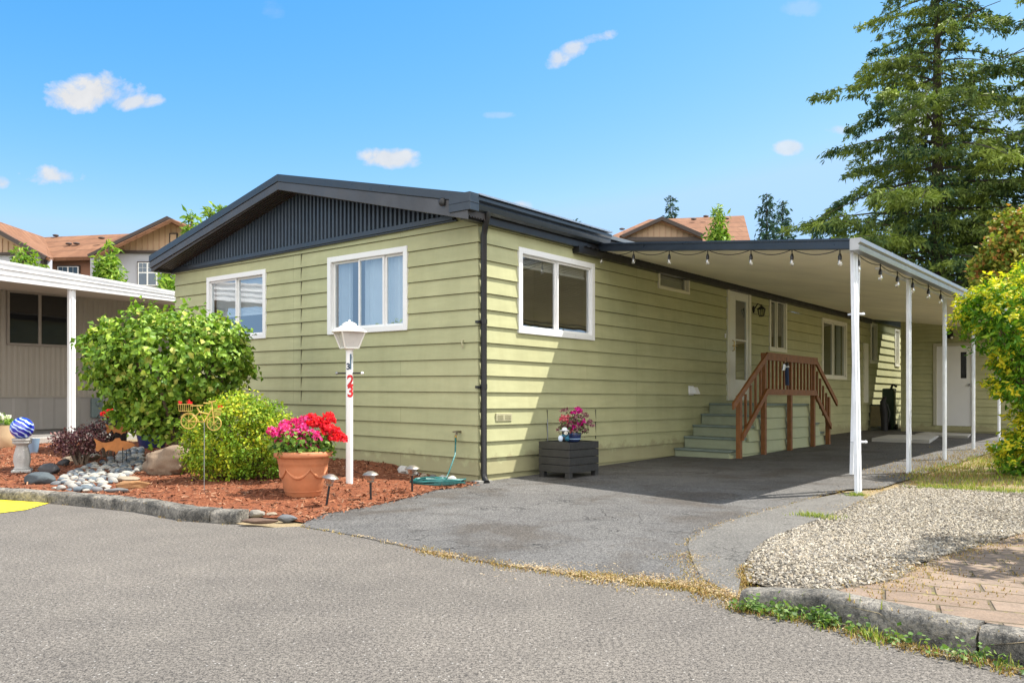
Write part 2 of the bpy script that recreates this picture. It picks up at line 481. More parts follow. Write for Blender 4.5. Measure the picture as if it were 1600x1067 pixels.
# old concrete strip between driveway and gravel
GRL = [gpz(*p)[:2] for p in ((1160, 905), (1162, 883), (1175, 863), (1207, 840), (1246, 824), (1282, 811), (1321, 795), (1350, 780))]
SLAB = SEAM[::-1][1:] + GRL + [gp(1345, 769)]
sheet('concrete_strip', SLAB, SLABM, .008, .2, jit=.008)
PVX = [gpz(*p)[:2] for p in ((1300, 924), (1330, 917), (1389, 909), (1425, 889), (1470, 870), (1540, 850), (1640, 822))]
GRAVP = [gpz(1168, 910)[:2]] + GRL[1:] + [gpz(*p)[:2] for p in ((1412, 757), (1458, 763), (1523, 767), (1640, 770), (1780, 790))] + PVX[::-1]
sheet('gravel_bed', GRAVP, GRAVB, .004, .15, jit=.03)
KRin = [(x + .02, y + .16) for x, y in [gp(1276, 965), gp(1373, 990), gp(1451, 1008), gp(1600, 1040), gp(1800, 1090)]]
PAVP = PVX + [gpz(1780, 800)[:2], (5.6, 2.6)] + KRin[::-1]
sheet('brick_paving', PAVP, PAVER, .002, .2)
# mulch bed
MULCH = BEDE + [h2(-7.2, -.03), h2(-9.5, -.2)] + [(-9.6, 13.0), (-12.0, 12.0), (-9.5, 9.9)] + [(x, y + .1) for x, y in KL[2:]] + [gp(385, 812), gp(440, 812)]
sheet('mulch_bed', MULCH, MULCHM, .006, .16, jit=.02, rough=.012)

# kerbs: old concrete extruded along their lines, in segments
def kerb(line, hts, wd, name, seg=1.25, inward=1):
    pts = resample(line, .12, False); m = MB()
    n = len(pts); acc = 0; rows = []; prev = None
    L = 0; nxt = seg
    def flush(rows):
        if len(rows) < 2: return
        k = len(rows[0]); vs = [p for r in rows for p in r]
        fs = [(i * k + j, i * k + j + 1, (i + 1) * k + j + 1, (i + 1) * k + j) for i in range(len(rows) - 1) for j in range(k - 1)]
        fs += [tuple(range(k)), tuple((len(rows) - 1) * k + j for j in range(k - 1, -1, -1))]
        m.add(vs, fs)
    for i, p in enumerate(pts):
        q = pts[min(i + 1, n - 1)]; o = pts[max(0, i - 1)]
        d = Vector((q[0] - o[0], q[1] - o[1])).normalized(); nrm = Vector((-d.y, d.x)) * inward
        if i: L += math.dist(p, pts[i - 1])
        h = hts(L)
        j = lambda s=.009: random.uniform(-s, s)
        r = []
        for (a, b) in ((0, -.05), (0, .3), (.004, .7), (.02, .93), (.045, 1.0), (.10, 1.02), (wd, .98), (wd + .01, .3)):
            r.append((p[0] + nrm.x * (a + j()), p[1] + nrm.y * (a + j()), h * b + (j(.004) if b > 0 else 0)))
        rows.append(r)
        if L > nxt:
            flush(rows); rows = []; nxt += seg * random.uniform(.8, 1.2)
            dx = .012
            rows.append([(v[0] + d.x * dx, v[1] + d.y * dx, v[2] - .006) for v in r])
    flush(rows)
    return tag(m.build('kerb', KERBM, smooth=50), kind='structure')
kerb(KL[1:], lambda L: .105, .15, 'kerb')
kerb(KR[:-1], lambda L: .118 * min(1, .55 + L * 1.2), .125, 'kerb', seg=.95)
# yellow painted end of the next kerb on the left
yl = [gp(*p) for p in ((-60, 800), (0, 802), (40, 797), (78, 786), (60, 780), (20, 777), (-60, 778))]
m = MB(); m.add([(x, y, .006) for x, y in yl], [tuple(range(len(yl)))])
tag(m.build('yellow_marking', M('yellow_paint', (.78, .62, .02), .6, .08, 6, bs=90, bump=.4, fine=.15)), kind='structure')
# thresholds/mats near the shed
m = MB(); 
for pl in (((1362, 690), (1388, 683), (1468, 682), (1452, 693)), ((1430, 681), (1446, 677), (1517, 680), (1512, 685))):
    q = [gpz(*p) for p in pl]; m.prism([(a[0], a[1]) for a in q], lambda a, b, d: (a, b, .13 + d), -.04, .035)
tag(m.build('concrete_pad', M('pale_concrete', (.42, .41, .38), .9, .2, 5, bs=60, bump=.4, fine=.3)), kind='structure')

# ------------------------------------------------------------------ scattered stuff
def scatter_in(poly, n, keep=None):
    poly = np.asarray(poly); lo, hi = poly.min(0), poly.max(0); out = np.zeros((0, 2))
    while len(out) < n:
        P = rng.uniform(lo, hi, (n * 2, 2)); P = P[inside(P, poly)]
        if keep is not None: P = P[keep(P)]
        out = np.r_[out, P]
        if len(P) == 0: break
    return out[:n]
def rotmats(n, tilt=1.0):
    a = rng.uniform(0, 2 * pi, n); b = rng.normal(0, tilt, n); c = rng.normal(0, tilt, n)
    ca, sa, cb, sb, cc, sc_ = np.cos(a), np.sin(a), np.cos(b), np.sin(b), np.cos(c), np.sin(c)
    Rz = np.zeros((n, 3, 3)); Rz[:, 0, 0] = ca; Rz[:, 0, 1] = -sa; Rz[:, 1, 0] = sa; Rz[:, 1, 1] = ca; Rz[:, 2, 2] = 1
    Rx = np.zeros((n, 3, 3)); Rx[:, 0, 0] = 1; Rx[:, 1, 1] = cb; Rx[:, 1, 2] = -sb; Rx[:, 2, 1] = sb; Rx[:, 2, 2] = cb
    Ry = np.zeros((n, 3, 3)); Ry[:, 1, 1] = 1; Ry[:, 0, 0] = cc; Ry[:, 0, 2] = sc_; Ry[:, 2, 0] = -sc_; Ry[:, 2, 2] = cc
    return Rz @ Rx @ Ry
def instance(bv, bf, pos, R, scl, jit=0.0):
    n = len(pos); bv = np.asarray(bv, float); bf = np.asarray(bf)
    scl = np.asarray(scl)
    if scl.ndim == 1: scl = scl[:, None]
    V = bv[None] * scl[:, None, :]
    if jit: V = V + rng.normal(0, jit, V.shape) * scl[:, None, :]
    V = np.einsum('nij,nkj->nki', R, V) + pos[:, None, :]
    Fc = bf[None] + (np.arange(n) * len(bv))[:, None, None]
    return V.reshape(-1, 3), Fc.reshape(-1, bf.shape[1])
OCT_V = [(1, 0, 0), (-1, 0, 0), (0, 1, 0), (0, -1, 0), (0, 0, 1), (0, 0, -1), ]
OCT_F = [(0, 2, 4), (2, 1, 4), (1, 3, 4), (3, 0, 4), (2, 0, 5), (1, 2, 5), (3, 1, 5), (0, 3, 5)]
CHIP_V = [(-1, -.5, 0), (1, -.5, .1), (1, .5, 0), (-1, .5, .15), (0, 0, .25)]
CHIP_F = [(0, 1, 4), (1, 2, 4), (2, 3, 4), (3, 0, 4)]
def rndcol_mat(name, cols, rough=.9, spec=.2):
    t = NT(name); g = t.n('NewGeometry')
    c = t.ramp(g.outputs['Random Per Island'], [((i + .5) / len(cols), q) for i, q in enumerate(cols)])
    return t.done(t.pbr(c, rough, 0, t.bump(t.noise(90, 2), .3, .003), spec))
def stuff(name, V, Fc, mat):
    return tag(fastmesh(name, V, Fc, mat), kind='stuff')

def near_line(L, n, spread, lo=0, hi=1, bias=0):
    pts = np.array(resample(L, .03, False)); a, b = int(lo * len(pts)), int(hi * len(pts))
    P = pts[rng.integers(a, max(a + 1, b), n)]
    return P + rng.normal(0, spread, P.shape) + bias
# gravel pebbles
P = scatter_in(GRAVP, 42000, keep=lambda P: (P[:, 1] < 9.5))
lim = dist_line(P, np.array(GRAVP + GRAVP[:1]))
P = P[(lim > .05) | (rng.random(len(P)) < .5)]
nq = (np.sin(P[:, 0] * 3.1 + 1) * np.cos(P[:, 1] * 2.7) > .55) & (rng.random(len(P)) < .7)
P = P[~nq]
sz = rng.uniform(.0045, .0125, len(P)); z = gz(P) + .008
V, Fc = instance(OCT_V, OCT_F, np.c_[P, z], rotmats(len(P), .5), np.c_[sz * 1.3, sz, sz * .8], .22)
stuff('gravel', V, Fc, rndcol_mat('gravel_stone', [(.37, .325, .25), (.19, .165, .13), (.43, .385, .31), (.29, .24, .175), (.50, .46, .39), (.12, .105, .085), (.26, .24, .21)]))
# loose pebbles along the slab and drive edge
# bark chips
P = np.r_[scatter_in(MULCH, 15500), near_line(BEDE, 260, .05)]
sz = rng.uniform(.010, .03, len(P))
V, Fc = instance(CHIP_V, CHIP_F, np.c_[P, gz(P) + .014], rotmats(len(P), .35), np.c_[sz, sz * .55, sz * .5], .1)
stuff('bark_chips', V, Fc, rndcol_mat('bark_chip', [(.23, .088, .042), (.09, .034, .02), (.31, .13, .065), (.17, .062, .033), (.36, .20, .12), (.04, .018, .012)]))

def blades(P, h, wd, lean=.35):
    n = len(P); z = gz(P)
    a = rng.uniform(0, 2 * pi, n); l = rng.uniform(0, lean, n) + .05; hh = h * rng.uniform(.5, 1.2, n)
    dx, dy = np.cos(a), np.sin(a); px_, py_ = -dy * wd / 2, dx * wd / 2
    b = np.c_[P, z + .0]
    A = b + np.c_[px_, py_, 0 * z]; B = b - np.c_[px_, py_, 0 * z]
    T = b + np.c_[dx * l * hh * 1.3, dy * l * hh * 1.3, hh]
    Mid = b + np.c_[dx * l * hh * .4, dy * l * hh * .4, hh * .6]
    C1 = Mid + np.c_[px_, py_, 0 * z] * .7; C2 = Mid - np.c_[px_, py_, 0 * z] * .7
    V = np.stack([A, B, C2, C1, T], 1).reshape(-1, 3)
    i = np.arange(n)[:, None] * 5
    Fc = np.concatenate([i + np.array([[0, 1, 2]]), i + np.array([[0, 2, 3]]), i + np.array([[3, 2, 4]])], 0)
    return V, Fc
STRAW = leafmat('dry_grass', [(.36, .24, .08), (.46, .34, .15), (.28, .18, .06), (.24, .20, .06), (.21, .11, .035)], .8, .25)
GREENG = leafmat('green_grass', [(.20, .24, .04), (.30, .33, .07), (.12, .20, .03), (.42, .40, .13), (.22, .28, .04)], .6, .35)
# tufts give clumping
def tufts(P, k, r):
    return (P[:, None, :] + rng.normal(0, r, (len(P), k, 2))).reshape(-1, 2)
segs = [tufts(near_line(NEAR, 40, .015, .0, .5), 5, .015), tufts(near_line(NEAR, 170, .04, .4, .8), 8, .03), tufts(near_line(NEAR, 230, .05, .75, 1), 10, .035), tufts(near_line(NEAR, 110, .10, .8, 1, ), 9, .04),
        tufts(near_line(SEAM, 130, .02), 6, .025), tufts(near_line(SEAM[:3], 90, .06), 9, .04),
        tufts(near_line([(x - .05, y - .07) for x, y in [NEAR[-1], KR[0]] + KR[1:6]], 260, .03), 8, .03),
        tufts(near_line([(x, y - .03) for x, y in KL], 60, .02, .2, 1), 6, .02),
        tufts(near_line([gpz(1300, 800)[:2], gpz(1345, 790)[:2], gpz(1400, 765)[:2], gpz(1440, 752)[:2]], 170, .12), 8, .04),
        tufts(near_line([gpz(1163, 912)[:2], gpz(1161, 884)[:2]], 70, .02), 9, .02), tufts(scatter_in(PAVP, 60, keep=lambda P: dist_line(P, PVX) < .5), 10, .04), tufts(near_line(PVX, 150, .07), 9, .05)]
V, Fc = blades(np.concatenate(segs), .015, .006, 1.6)
stuff('dry_grass', V, Fc, STRAW)
LAWN = [gpz(*p)[:2] for p in ((1440, 760), (1412, 742), (1455, 730), (1520, 715), (1580, 702), (1640, 690), (1900, 690), (1900, 775), (1640, 772), (1523, 768))]
Pl = tufts(scatter_in(LAWN, 2600), 6, .05)
segs = [Pl, tufts(near_line([gpz(1440, 762)[:2], gpz(1600, 770)[:2], gpz(1640, 772)[:2]], 120, .1), 8, .05), tufts(np.array([gpz(1338, 775)[:2]] * 8), 20, .05),
        tufts(near_line([(x - .05, y - .08) for x, y in KR[:6]], 55, .025), 7, .03), tufts(near_line([gpz(1255, 806)[:2], gpz(1300, 812)[:2]], 30, .04), 9, .04)]
V, Fc = blades(np.concatenate(segs), .045, .007, .8)
stuff('grass', V, Fc, GREENG)
Pl = tufts(scatter_in(LAWN, 1500), 6, .06)
Ps = tufts(near_line([gpz(1400, 745)[:2], gpz(1455, 732)[:2], gpz(1500, 715)[:2], gpz(1560, 700)[:2]], 300, .3), 6, .08)
V, Fc = blades(np.r_[Pl, Ps], .04, .007, 1.2)
stuff('dry_grass', V, Fc, STRAW)
# broad leaved weeds along the right kerb
P = np.r_[near_line([(x - .05, y - .07) for x, y in KR[:6]], 62, .025, 0.02, .3), near_line([(x - .05, y - .08) for x, y in KR[:6]], 34, .02, .3, 1)]
Pw = (P[:, None, :] + rng.normal(0, .022, (len(P), 7, 2))).reshape(-1, 2)
n = len(Pw); zz = np.abs(rng.normal(0, .03, n)) + .01
LV = [(-.9, 0, 0), (0, -.8, .12), (.9, 0, 0), (0, .8, .12)]
V, Fc = instance(LV, [(0, 1, 2), (0, 2, 3)], np.c_[Pw, zz], rotmats(n, .5), rng.uniform(.008, .017, n))
stuff('weeds', V, Fc, leafmat('weed_leaf', [(.09, .17, .035), (.14, .23, .05), (.06, .12, .025), (.19, .26, .08)], .5, .3))
# straw-coloured litter lying flat along the joint of road and driveway
PL_ = np.r_[near_line(NEAR, 450, .02, .2, .6), near_line(NEAR, 1500, .03, .45, 1), near_line(NEAR, 3000, .14, .66, 1), near_line(SEAM, 600, .03), near_line(SEAM[:3], 600, .08), near_line([gpz(1300, 800)[:2], gpz(1345, 790)[:2], gpz(1412, 760)[:2]], 500, .12), near_line([(x - .06, y - .08) for x, y in KR[:6]], 900, .03), near_line([(x, y - .03) for x, y in KL], 350, .025, .2, 1), near_line(PVX, 700, .07)]
clump = np.sin(PL_[:, 0] * 9) * np.cos(PL_[:, 1] * 11 + PL_[:, 0] * 5) + rng.normal(0, .35, len(PL_)); PL_ = PL_[clump > .0]
szl = rng.uniform(.003, .009, len(PL_))
V, Fc = instance(CHIP_V, CHIP_F, np.c_[PL_, gz(PL_) + .012], rotmats(len(PL_), .2), np.c_[szl, szl * .45, szl * .4], .15)
stuff('dry_litter', V, Fc, rndcol_mat('straw_litter', [(.42, .31, .17), (.52, .41, .25), (.30, .19, .09), (.45, .35, .20), (.22, .12, .05), (.55, .46, .31)]))
# ------------------------------------------------------------------ the mobile home
home = thing('mobile_home', H(0, 0, 0), 'olive green mobile home with lap siding and a low dark metal gable roof', 'mobile home')
LW, LV_ = 7.05, 19.9        # front wall length, side wall length
def PF(a, o, z): return H(-a, -o, z)       # front wall: a runs left from the corner, o outwards
def PS(a, o, z): return H(o, a, z)         # side wall: a runs away from the camera
LAP, LZ0 = .2, .085
def siding(P, a0, a1, zb, zt, holes, corner0=True, zb_fn=None, corner1=False):
    m = MB(); k = 0
    z = LZ0 - LAP
    while z < zt:
        r0, r1 = max(z, zb), min(z + LAP, zt)
        z += LAP
        if r1 - r0 < .004: continue
        lo = z - LAP
        def off(q): return .026 - .022 * (q - lo) / LAP
        cuts = sorted({r0, r1} | {e for h in holes for e in (h[2], h[3]) if r0 < e < r1})
        for q0, q1 in zip(cuts[:-1], cuts[1:]):
            iv = [(a0, a1)]
            for h in holes:
                if h[2] < q1 - 1e-6 and h[3] > q0 + 1e-6:
                    nv = []
                    for s, e in iv:
                        if h[1] <= s or h[0] >= e: nv.append((s, e)); continue
                        if h[0] > s: nv.append((s, h[0]))
                        if h[1] < e: nv.append((h[1], e))
                    iv = nv
            for s, e in iv:
                o0, o1 = off(q0), off(q1)
                if abs(q1 - lo - LAP) < 1e-6: q1 -= .0028
                s0 = s - o0 if (s == a0 and corner0) else s; s1 = s - o1 if (s == a0 and corner0) else s
                m.quad(P(s0, o0, q0), P(e, o0, q0), P(e, o1, q1), P(s1, o1, q1))
                if abs(q0 - lo) < 1e-6:
                    m.quad(P(s, .004, q0), P(e, .004, q0), P(e, o0, q0), P(s0, o0, q0))
    return m
FW = [(1.207, 2.816, 1.885, 2.955), (4.336, 5.987, 1.89, 2.93)]
def sv(px, w=0.0):    # pixel column -> distance along the side wall plane at offset w
    r = (px - CX) / F; x0 = C0[0] + NX * w; y0 = C0[1] + NY * w
    return (y0 * r - x0) / (VX - VY * r)
def sz(px, py, w=0.0):
    v = sv(px, w); Y = C0[1] + NY * w + VY * v
    return CH + (HY - py) / F * Y + .0065 * v + .0083 * w
SW = [(sv(808.5), sv(925.6), 1.85, 2.925),
      (sv(1027.2), sv(1074.5), sz(1027, 449.6), sz(1027, 420.4)),
      (sv(1135), sv(1170), sz(1135, 625.5), sz(1135, 447.8)),
      (sv(1200.5), sv(1227), sz(1201, 547.5), sz(1201, 463)),
      (sv(1283), sv(1321), sz(1283, 590.4), sz(1283.5, 497)),
      (sv(1348), sv(1354), .95, sz(1348, 536)),
      (sv(1359), sv(1369), sz(1359, 567), sz(1359, 504)),
      (sv(1397), sv(1403.5), sz(1397, 572), sz(1397, 514))]
siding(PF, 0, LW, -.3, 3.34, FW).build('wall', OLIVE, home, label='front wall of olive lap siding')
siding(PS, 0, LV_, -.3, 3.17, SW).build('wall', OLIVE, home, label='long side wall of olive lap siding')
m = MB(); m.quad(H(-LW, .0, -.3), H(-LW, LV_, -.3), H(-LW, LV_, 3.15), H(-LW, 0, 3.15)); m.quad(H(-LW, LV_, -.3), H(0, LV_, -.3), H(0, LV_, 3.15), H(-LW, LV_, 3.15))
m.build('wall', OLIVE, home, label='plain far walls')
# seam down the middle of the front wall
m = MB(); m.boxp(PF, 3.45, 3.456, .0, .0225, .9, 3.15); m.build('seam', M('seam_shadow_gap', (.12, .12, .08), .9), home)

# roof: low gable, ridge along v
PW = (0 - LW) / 2 + .02
ZE, ZR = 3.36, 4.16          # eave top, ridge top
OF, OSR, OSL = .36, .17, .17
def roofz(w): return ZR - (ZR - ZE) * abs(w - PW) / (OSR - PW)
m = MB()
for (wa, wb) in ((PW, OSR), (-LW - OSL, PW)):
    v0, v1 = -OF, LV_ + .3
    m.hexa([H(wa, v0, roofz(wa) - .05), H(wb, v0, roofz(wb) - .05), H(wb, v1, roofz(wb) - .05), H(wa, v1, roofz(wa) - .05),
            H(wa, v0, roofz(wa)), H(wb, v0, roofz(wb)), H(wb, v1, roofz(wb)), H(wa, v1, roofz(wa))])
m.build('roof', M('metal_roof', (.10, .115, .13), .45, .1, 2), home)
# rake: two stacked bands of metal along the front edge
m = MB(); m2 = MB()
for (wa, wb) in ((PW, OSR + .01), (-LW - OSL - .01, PW)):
    for mm, v0, v1, d0, d1 in ((m, -OF - .035, -OF - .002, -.085, .022), (m2, -OF - .022, -OF - .002, None, -.087)):
        za, zb_ = roofz(wa), roofz(wb)
        da = d0 if d0 is not None else (-.20 if wa > -5 else -.19)
        db = d0 if d0 is not None else (-.285 if wb > 0 else -.20)
        mm.hexa([H(wa, v0, za + da), H(wb, v0, zb_ + db), H(wb, v1, zb_ + db), H(wa, v1, za + da),
                 H(wa, v0, za + d1), H(wb, v0, zb_ + d1), H(wb, v1, zb_ + d1), H(wa, v1, za + d1)])
m.build('rake_trim', NAVY, home, bevel=.006); m2.build('fascia', M('weathered_black_fascia', (.05, .048, .05), .4, .35, 2.2, bump=.08, spec=.6), home, bevel=.004)
def top(w): return 3.975 - .236 * max(0.0, abs(w - PW) - .08)
def zcl(w): return 3.235 + .010 * w
# soffit: ribbed metal between rake and gable panel, and eaves
m = MB()
for (wa, wb) in ((PW, OSR - .01), (-LW - OSL + .01, PW)):
    n = 7
    for i in range(n):
        t0, t1 = i / n, (i + .55) / n
        for (ta, tb, dz) in ((t0, t1, -.015), (t1, (i + 1) / n, .0)):
            v0 = -OF + (OF - .02) * ta; v1 = -OF + (OF - .02) * tb
            m.hexa([H(wa, v0, top(wa) + dz), H(wb, v0, top(wb) + dz), H(wb, v1, top(wb) + dz), H(wa, v1, top(wa) + dz),
                    H(wa, v0, roofz(wa) - .07), H(wb, v0, roofz(wb) - .07), H(wb, v1, roofz(wb) - .07), H(wa, v1, roofz(wa) - .07)])
m.build('soffit', M('brown_black_soffit', (.045, .038, .035), .5, .3, 3), home)
# gable panel: corrugated charcoal steel over the siding, following the slope
m = MB(); zc = 3.165
a = 0.62; xs = []
w_lo = -LW + .0
w = -LW - .02; pitch = .085
cols = []
while w < .02:
    cols += [(w, .026), (w + pitch * .42, .026), (w + pitch * .5, .055), (w + pitch * .92, .055)]
    w += pitch
for (wa, oa), (wb, ob) in zip(cols[:-1], cols[1:]):
    za, zb_ = top(min(max(wa, -LW), 0)), top(min(max(wb, -LW), 0))
    if min(za, zb_) - zcl(wa) < .01: continue
    m.quad(H(wa, -oa, zcl(wa)), H(wb, -ob, zcl(wb)), H(wb, -ob, zb_), H(wa, -oa, za))
m.build('gable_panel', M('charcoal_corrugated', (.040, .055, .075), .45, .25, 2, spec=.5), home)
def HT(a, b, z): return H(a, b, z + zcl(a))
m = MB(); m.boxp(HT, -LW - .03, -.35, -.075, -.0, -.045, .02); m.boxp(HT, -LW - .03, -.30, -.06, -.03, -.065, -.046)
m.build('gable_trim', NAVY, home, bevel=.004)
# eave fascia + gutter + end box
m = MB(); m.boxp(H, .0, .105, -OF + .05, LV_ + .3, 3.10, 3.30); m.build('fascia', BLACK, home, label='black eave fascia under the gutter')
m = MB(); m.boxp(H, -LW - .12, -LW, -OF + .05, LV_ + .3, 3.10, 3.30); m.build('fascia', BLACK, home)
m = MB()
prof = [(.107, 3.34), (.107, 3.20), (.15, 3.19), (.20, 3.215), (.215, 3.27), (.205, 3.29), (.235, 3.315), (.235, 3.35), (.225, 3.35), (.222, 3.325), (.12, 3.21), (.12, 3.34)]
for v0, v1 in ((-OF + .12, 2.6),):
    m.prism(prof, lambda a, b, d: H(a, d, b), v0, v1)
m.build('gutter', NAVY, home, smooth=35)
m = MB(); m.boxp(H, -.10, .235, -OF - .04, -OF + .12, 3.18, 3.385); m.boxp(H, -.10, .24, -OF - .045, -OF + .125, 3.27, 3.276); m.build('gutter_end_box', NAVY, home, bevel=.008)
m = MB(); m.boxp(H, .05, .25, -OF + .12, 2.6, 3.372, 3.392); m.build('drip_edge', M('bright_drip_edge', (.45, .47, .5), .3, .1, 5, metal=.8), home)
# patch of peeled flashing beside the end box
m = MB(); m.ball(H(-.20, -OF - .05, 3.32), .045, 10, 6, 1, .5, 1.2); m.build('flashing_dent', BLACK, home, smooth=40)
# downspout
m = MB(); pts = [H(.17, -.02, 3.25), H(.17, -.02, 3.16), H(.10, .02, 3.06), H(.065, .035, 2.96), H(.065, .035, .12), H(.09, .02, .05), H(.17, -.03, .01)]
m.tube(pts, .037, 10)
for z in (1.93, 1.15): m.tube([H(.065, .035, z - .03), H(.065, .035, z + .03)], .042, 10); m.boxp(H, -.0, .05, -.05, .03, z - .02, z + .01)
m.build('downspout', BLACK, home, smooth=40)
m = MB(); m.box(H(.07, -.01, .015), .2, .16, .03, .7); m.build('splash_block', CONC, home)

def window(P, h, panes, frame=WHITE, fw=.065, room=True, curtain=None, glass=GLASS, blind=0, slider=True, name='window', mull=.035, depth=.04):
    a0, a1, z0, z1 = h; m = MB()
    d = depth
    for (x0, x1, y0, y1) in ((a0 - .01, a0 + fw, z0 - .01, z1 + .01), (a1 - fw, a1 + .01, z0 - .01, z1 + .01), (a0 + fw, a1 - fw, z1 - fw, z1 + .01), (a0 + fw, a1 - fw, z0 - .01, z0 + fw)):
        m.boxp(P, x0, x1, -.07, d, y0, y1)
    win = m.build(name, frame, home, bevel=.005)
    # inner sashes
    ia0, ia1, iz0, iz1 = a0 + fw, a1 - fw, z0 + fw, z1 - fw
    edges = [ia0 + (ia1 - ia0) * t for t in panes]
    for i, (s, e) in enumerate(zip(edges[:-1], edges[1:])):
        dd = -.005 if i % 2 else -.03
        q = MB(); t = .028
        for (x0, x1, y0, y1) in ((s, s + t, iz0, iz1), (e - t, e, iz0, iz1), (s + t, e - t, iz1 - t, iz1), (s + t, e - t, iz0, iz0 + t)):
            q.boxp(P, x0 + .0005, x1 - .0005, dd - .02, dd + .012, y0 + .0005, y1 - .0005)
        q.build('sash', frame, win, bevel=.002)
        g = MB(); g.quad(P(s + t - .002, dd - .004, iz0 + t), P(e - t + .002, dd - .004, iz0 + t), P(e - t + .002, dd - .004, iz1 - t), P(s + t - .002, dd - .004, iz1 - t))
        g.build('pane', glass, win)
    if room:
        r = MB(); D = -1.3
        x0, x1, y0, y1 = a0 - .3, a1 + .3, z0 - .4, z1 + .08
        r.quad(P(x0, D, y0), P(x1, D, y0), P(x1, D, y1), P(x0, D, y1)); r.quad(P(x0, D, y0), P(x0, -.08, y0), P(x0, -.08, y1), P(x0, D, y1))
        r.quad(P(x1, D, y0), P(x1, -.08, y0), P(x1, -.08, y1), P(x1, D, y1)); r.quad(P(x0, D, y0), P(x1, D, y0), P(x1, -.08, y0), P(x0, -.08, y0)); r.quad(P(x0, D, y1), P(x1, D, y1), P(x1, -.08, y1), P(x0, -.08, y1))
        r.build('room_lining', INTER, win)
    if curtain:
        for (c0, c1) in curtain:
            q = MB(); n = 30; x0 = ia0 + (ia1 - ia0) * c0; x1 = ia0 + (ia1 - ia0) * c1
            pts = [(x0 + (x1 - x0) * i / n, -.12 + .022 * math.sin(i * 2.2) + .01 * math.sin(i * .9)) for i in range(n + 1)]
            for (pa, pb) in zip(pts[:-1], pts[1:]):
                q.quad(P(pa[0], pa[1], iz0 - .1), P(pb[0], pb[1], iz0 - .1), P(pb[0], pb[1], iz1 + .03), P(pa[0], pa[1], iz1 + .03))
            q.build('curtain', CLOTH, win, smooth=60)
    if blind:
        q = MB(); z = iz1 + .02; zend = iz1 - (iz1 - iz0) * blind
        q.boxp(P, ia0 + .01, ia1 - .01, -.12, -.075, iz1 - .02, iz1 + .03)
        while z > zend:
            q.boxp(P, ia0 + .02, ia1 - .02, -.105, -.09, z - .019, z - .003); z -= .022
        q.boxp(P, ia0 + .02, ia1 - .02, -.115, -.08, zend - .03, zend)
        q.build('blind', WHITE, win)
    return win
window(PF, FW[0], (0, .27, .62, 1), curtain=((.02, .62), (.8, .99)), glass=GLASSF)
window(PF, FW[1], (0, .5, 1), blind=.62, glass=GLASSF)
window(PS, SW[0], (0, .5, 1), blind=.13, glass=glassmat('reflecting_glass', (.62, .64, .62), .30, 3.0))
# narrow vent window high on the wall
window(PS, SW[1], (0, 1), frame=M('ivory_trim', (.72, .68, .50), .45, .04), fw=.03, room=False, glass=GLASS)
m = MB(); a0, a1, z0, z1 = SW[1]; m.boxp(PS, a0, a1, -.09, -.06, z0, z1); m.build('window_panel', M('olive_panel', (.30, .28, .15), .7), home)
IV = M('ivory_trim', (.72, .68, .50), .45, .04)
window(PS, SW[3], (0, .5, 1), frame=M('cream_frame', (.74, .72, .60), .45, .04), fw=.06, curtain=((0, .4),), glass=GLASS)
window(PS, SW[4], (0, .5, 1), frame=M('cream_frame', (.74, .72, .60), .45, .04), fw=.06, curtain=((.85, 1.0),), glass=GLASS)
window(PS, SW[6], (0, 1), frame=M('cream_frame', (.74, .72, .60), .45, .04), fw=.06, room=True)
window(PS, SW[7], (0, 1), frame=M('cream_frame', (.74, .72, .60), .45, .04), fw=.06, room=True)
# storm door
a0, a1, z0, z1 = SW[2]
CF = M('cream_frame', (.74, .72, .60), .45, .04)
m = MB()
for (x0, x1, y0, y1) in ((a0 - .02, a0 + .07, z0, z1 + .03), (a1 - .07, a1 + .02, z0, z1 + .03), (a0 + .07, a1 - .07, z1 - .05, z1 + .03), (a0 + .07, a1 - .07, z0, z0 + .03)):
    m.boxp(PS, x0, x1, -.06, .045, y0, y1)
m.build('door_frame', CF, home, bevel=.005)
m = MB(); i0, i1, j0, j1 = a0 + .07, a1 - .07, z0 + .03, z1 - .05; wd = i1 - i0
g0, g1, k0, k1 = i0 + wd * .33, i1 - wd * .10, j0 + .36, j1 - .16
for (x0, x1, y0, y1) in ((i0, g0, j0, j1), (g1, i1, j0, j1), (g0, g1, j0, k0), (g0, g1, k1, j1), (g0, g1, (k0 + k1) / 2 - .014, (k0 + k1) / 2 + .014)):
    m.boxp(PS, x0, x1, -.02, .02, y0, y1)
door = m.build('storm_door', M('white_door', (.74, .74, .66), .4, .03), home, bevel=.004)
g = MB(); g.quad(PS(g0, 0, k0), PS(g1, 0, k0), PS(g1, 0, k1), PS(g0, 0, k1)); g.build('pane', GLASS, door)
g = MB(); g.boxp(PS, g0 - .2, g1 + .2, -.3, -.28, k0 - .2, k1 + .1); g.build('inner_door', INTER, door)
g = MB(); n = 16
for i in range(n):
    x = g0 + .0 + (g1 - g0) * .55 * i / n
    g.boxp(PS, x, x + (g1 - g0) * .55 / n, -.16 + .012 * (i % 2), -.15 + .012 * (i % 2), (k0 + k1) / 2, k1 + .05)
g.build('curtain', CLOTH, door)
BRASS = M('brass', (.45, .32, .10), .35, .1, 8, metal=.9)
g = MB(); hx = i0 + wd * .17; hz = (k0 + k1) / 2 - .12
g.tube([PS(hx, .02, hz - .10), PS(hx, .055, hz - .08), PS(hx, .055, hz + .08), PS(hx, .02, hz + .10)], .009, 8); g.tube([PS(hx, .02, hz), PS(hx, .06, hz), PS(hx + .11, .065, hz)], .009, 8)
g.build('handle', BRASS, door, smooth=40)
# second, farther door
a0, a1, z0, z1 = SW[5]; m = MB(); m.boxp(PS, a0, a1, -.03, .05, z0, z1); m.build('back_door', CF, home, bevel=.005)
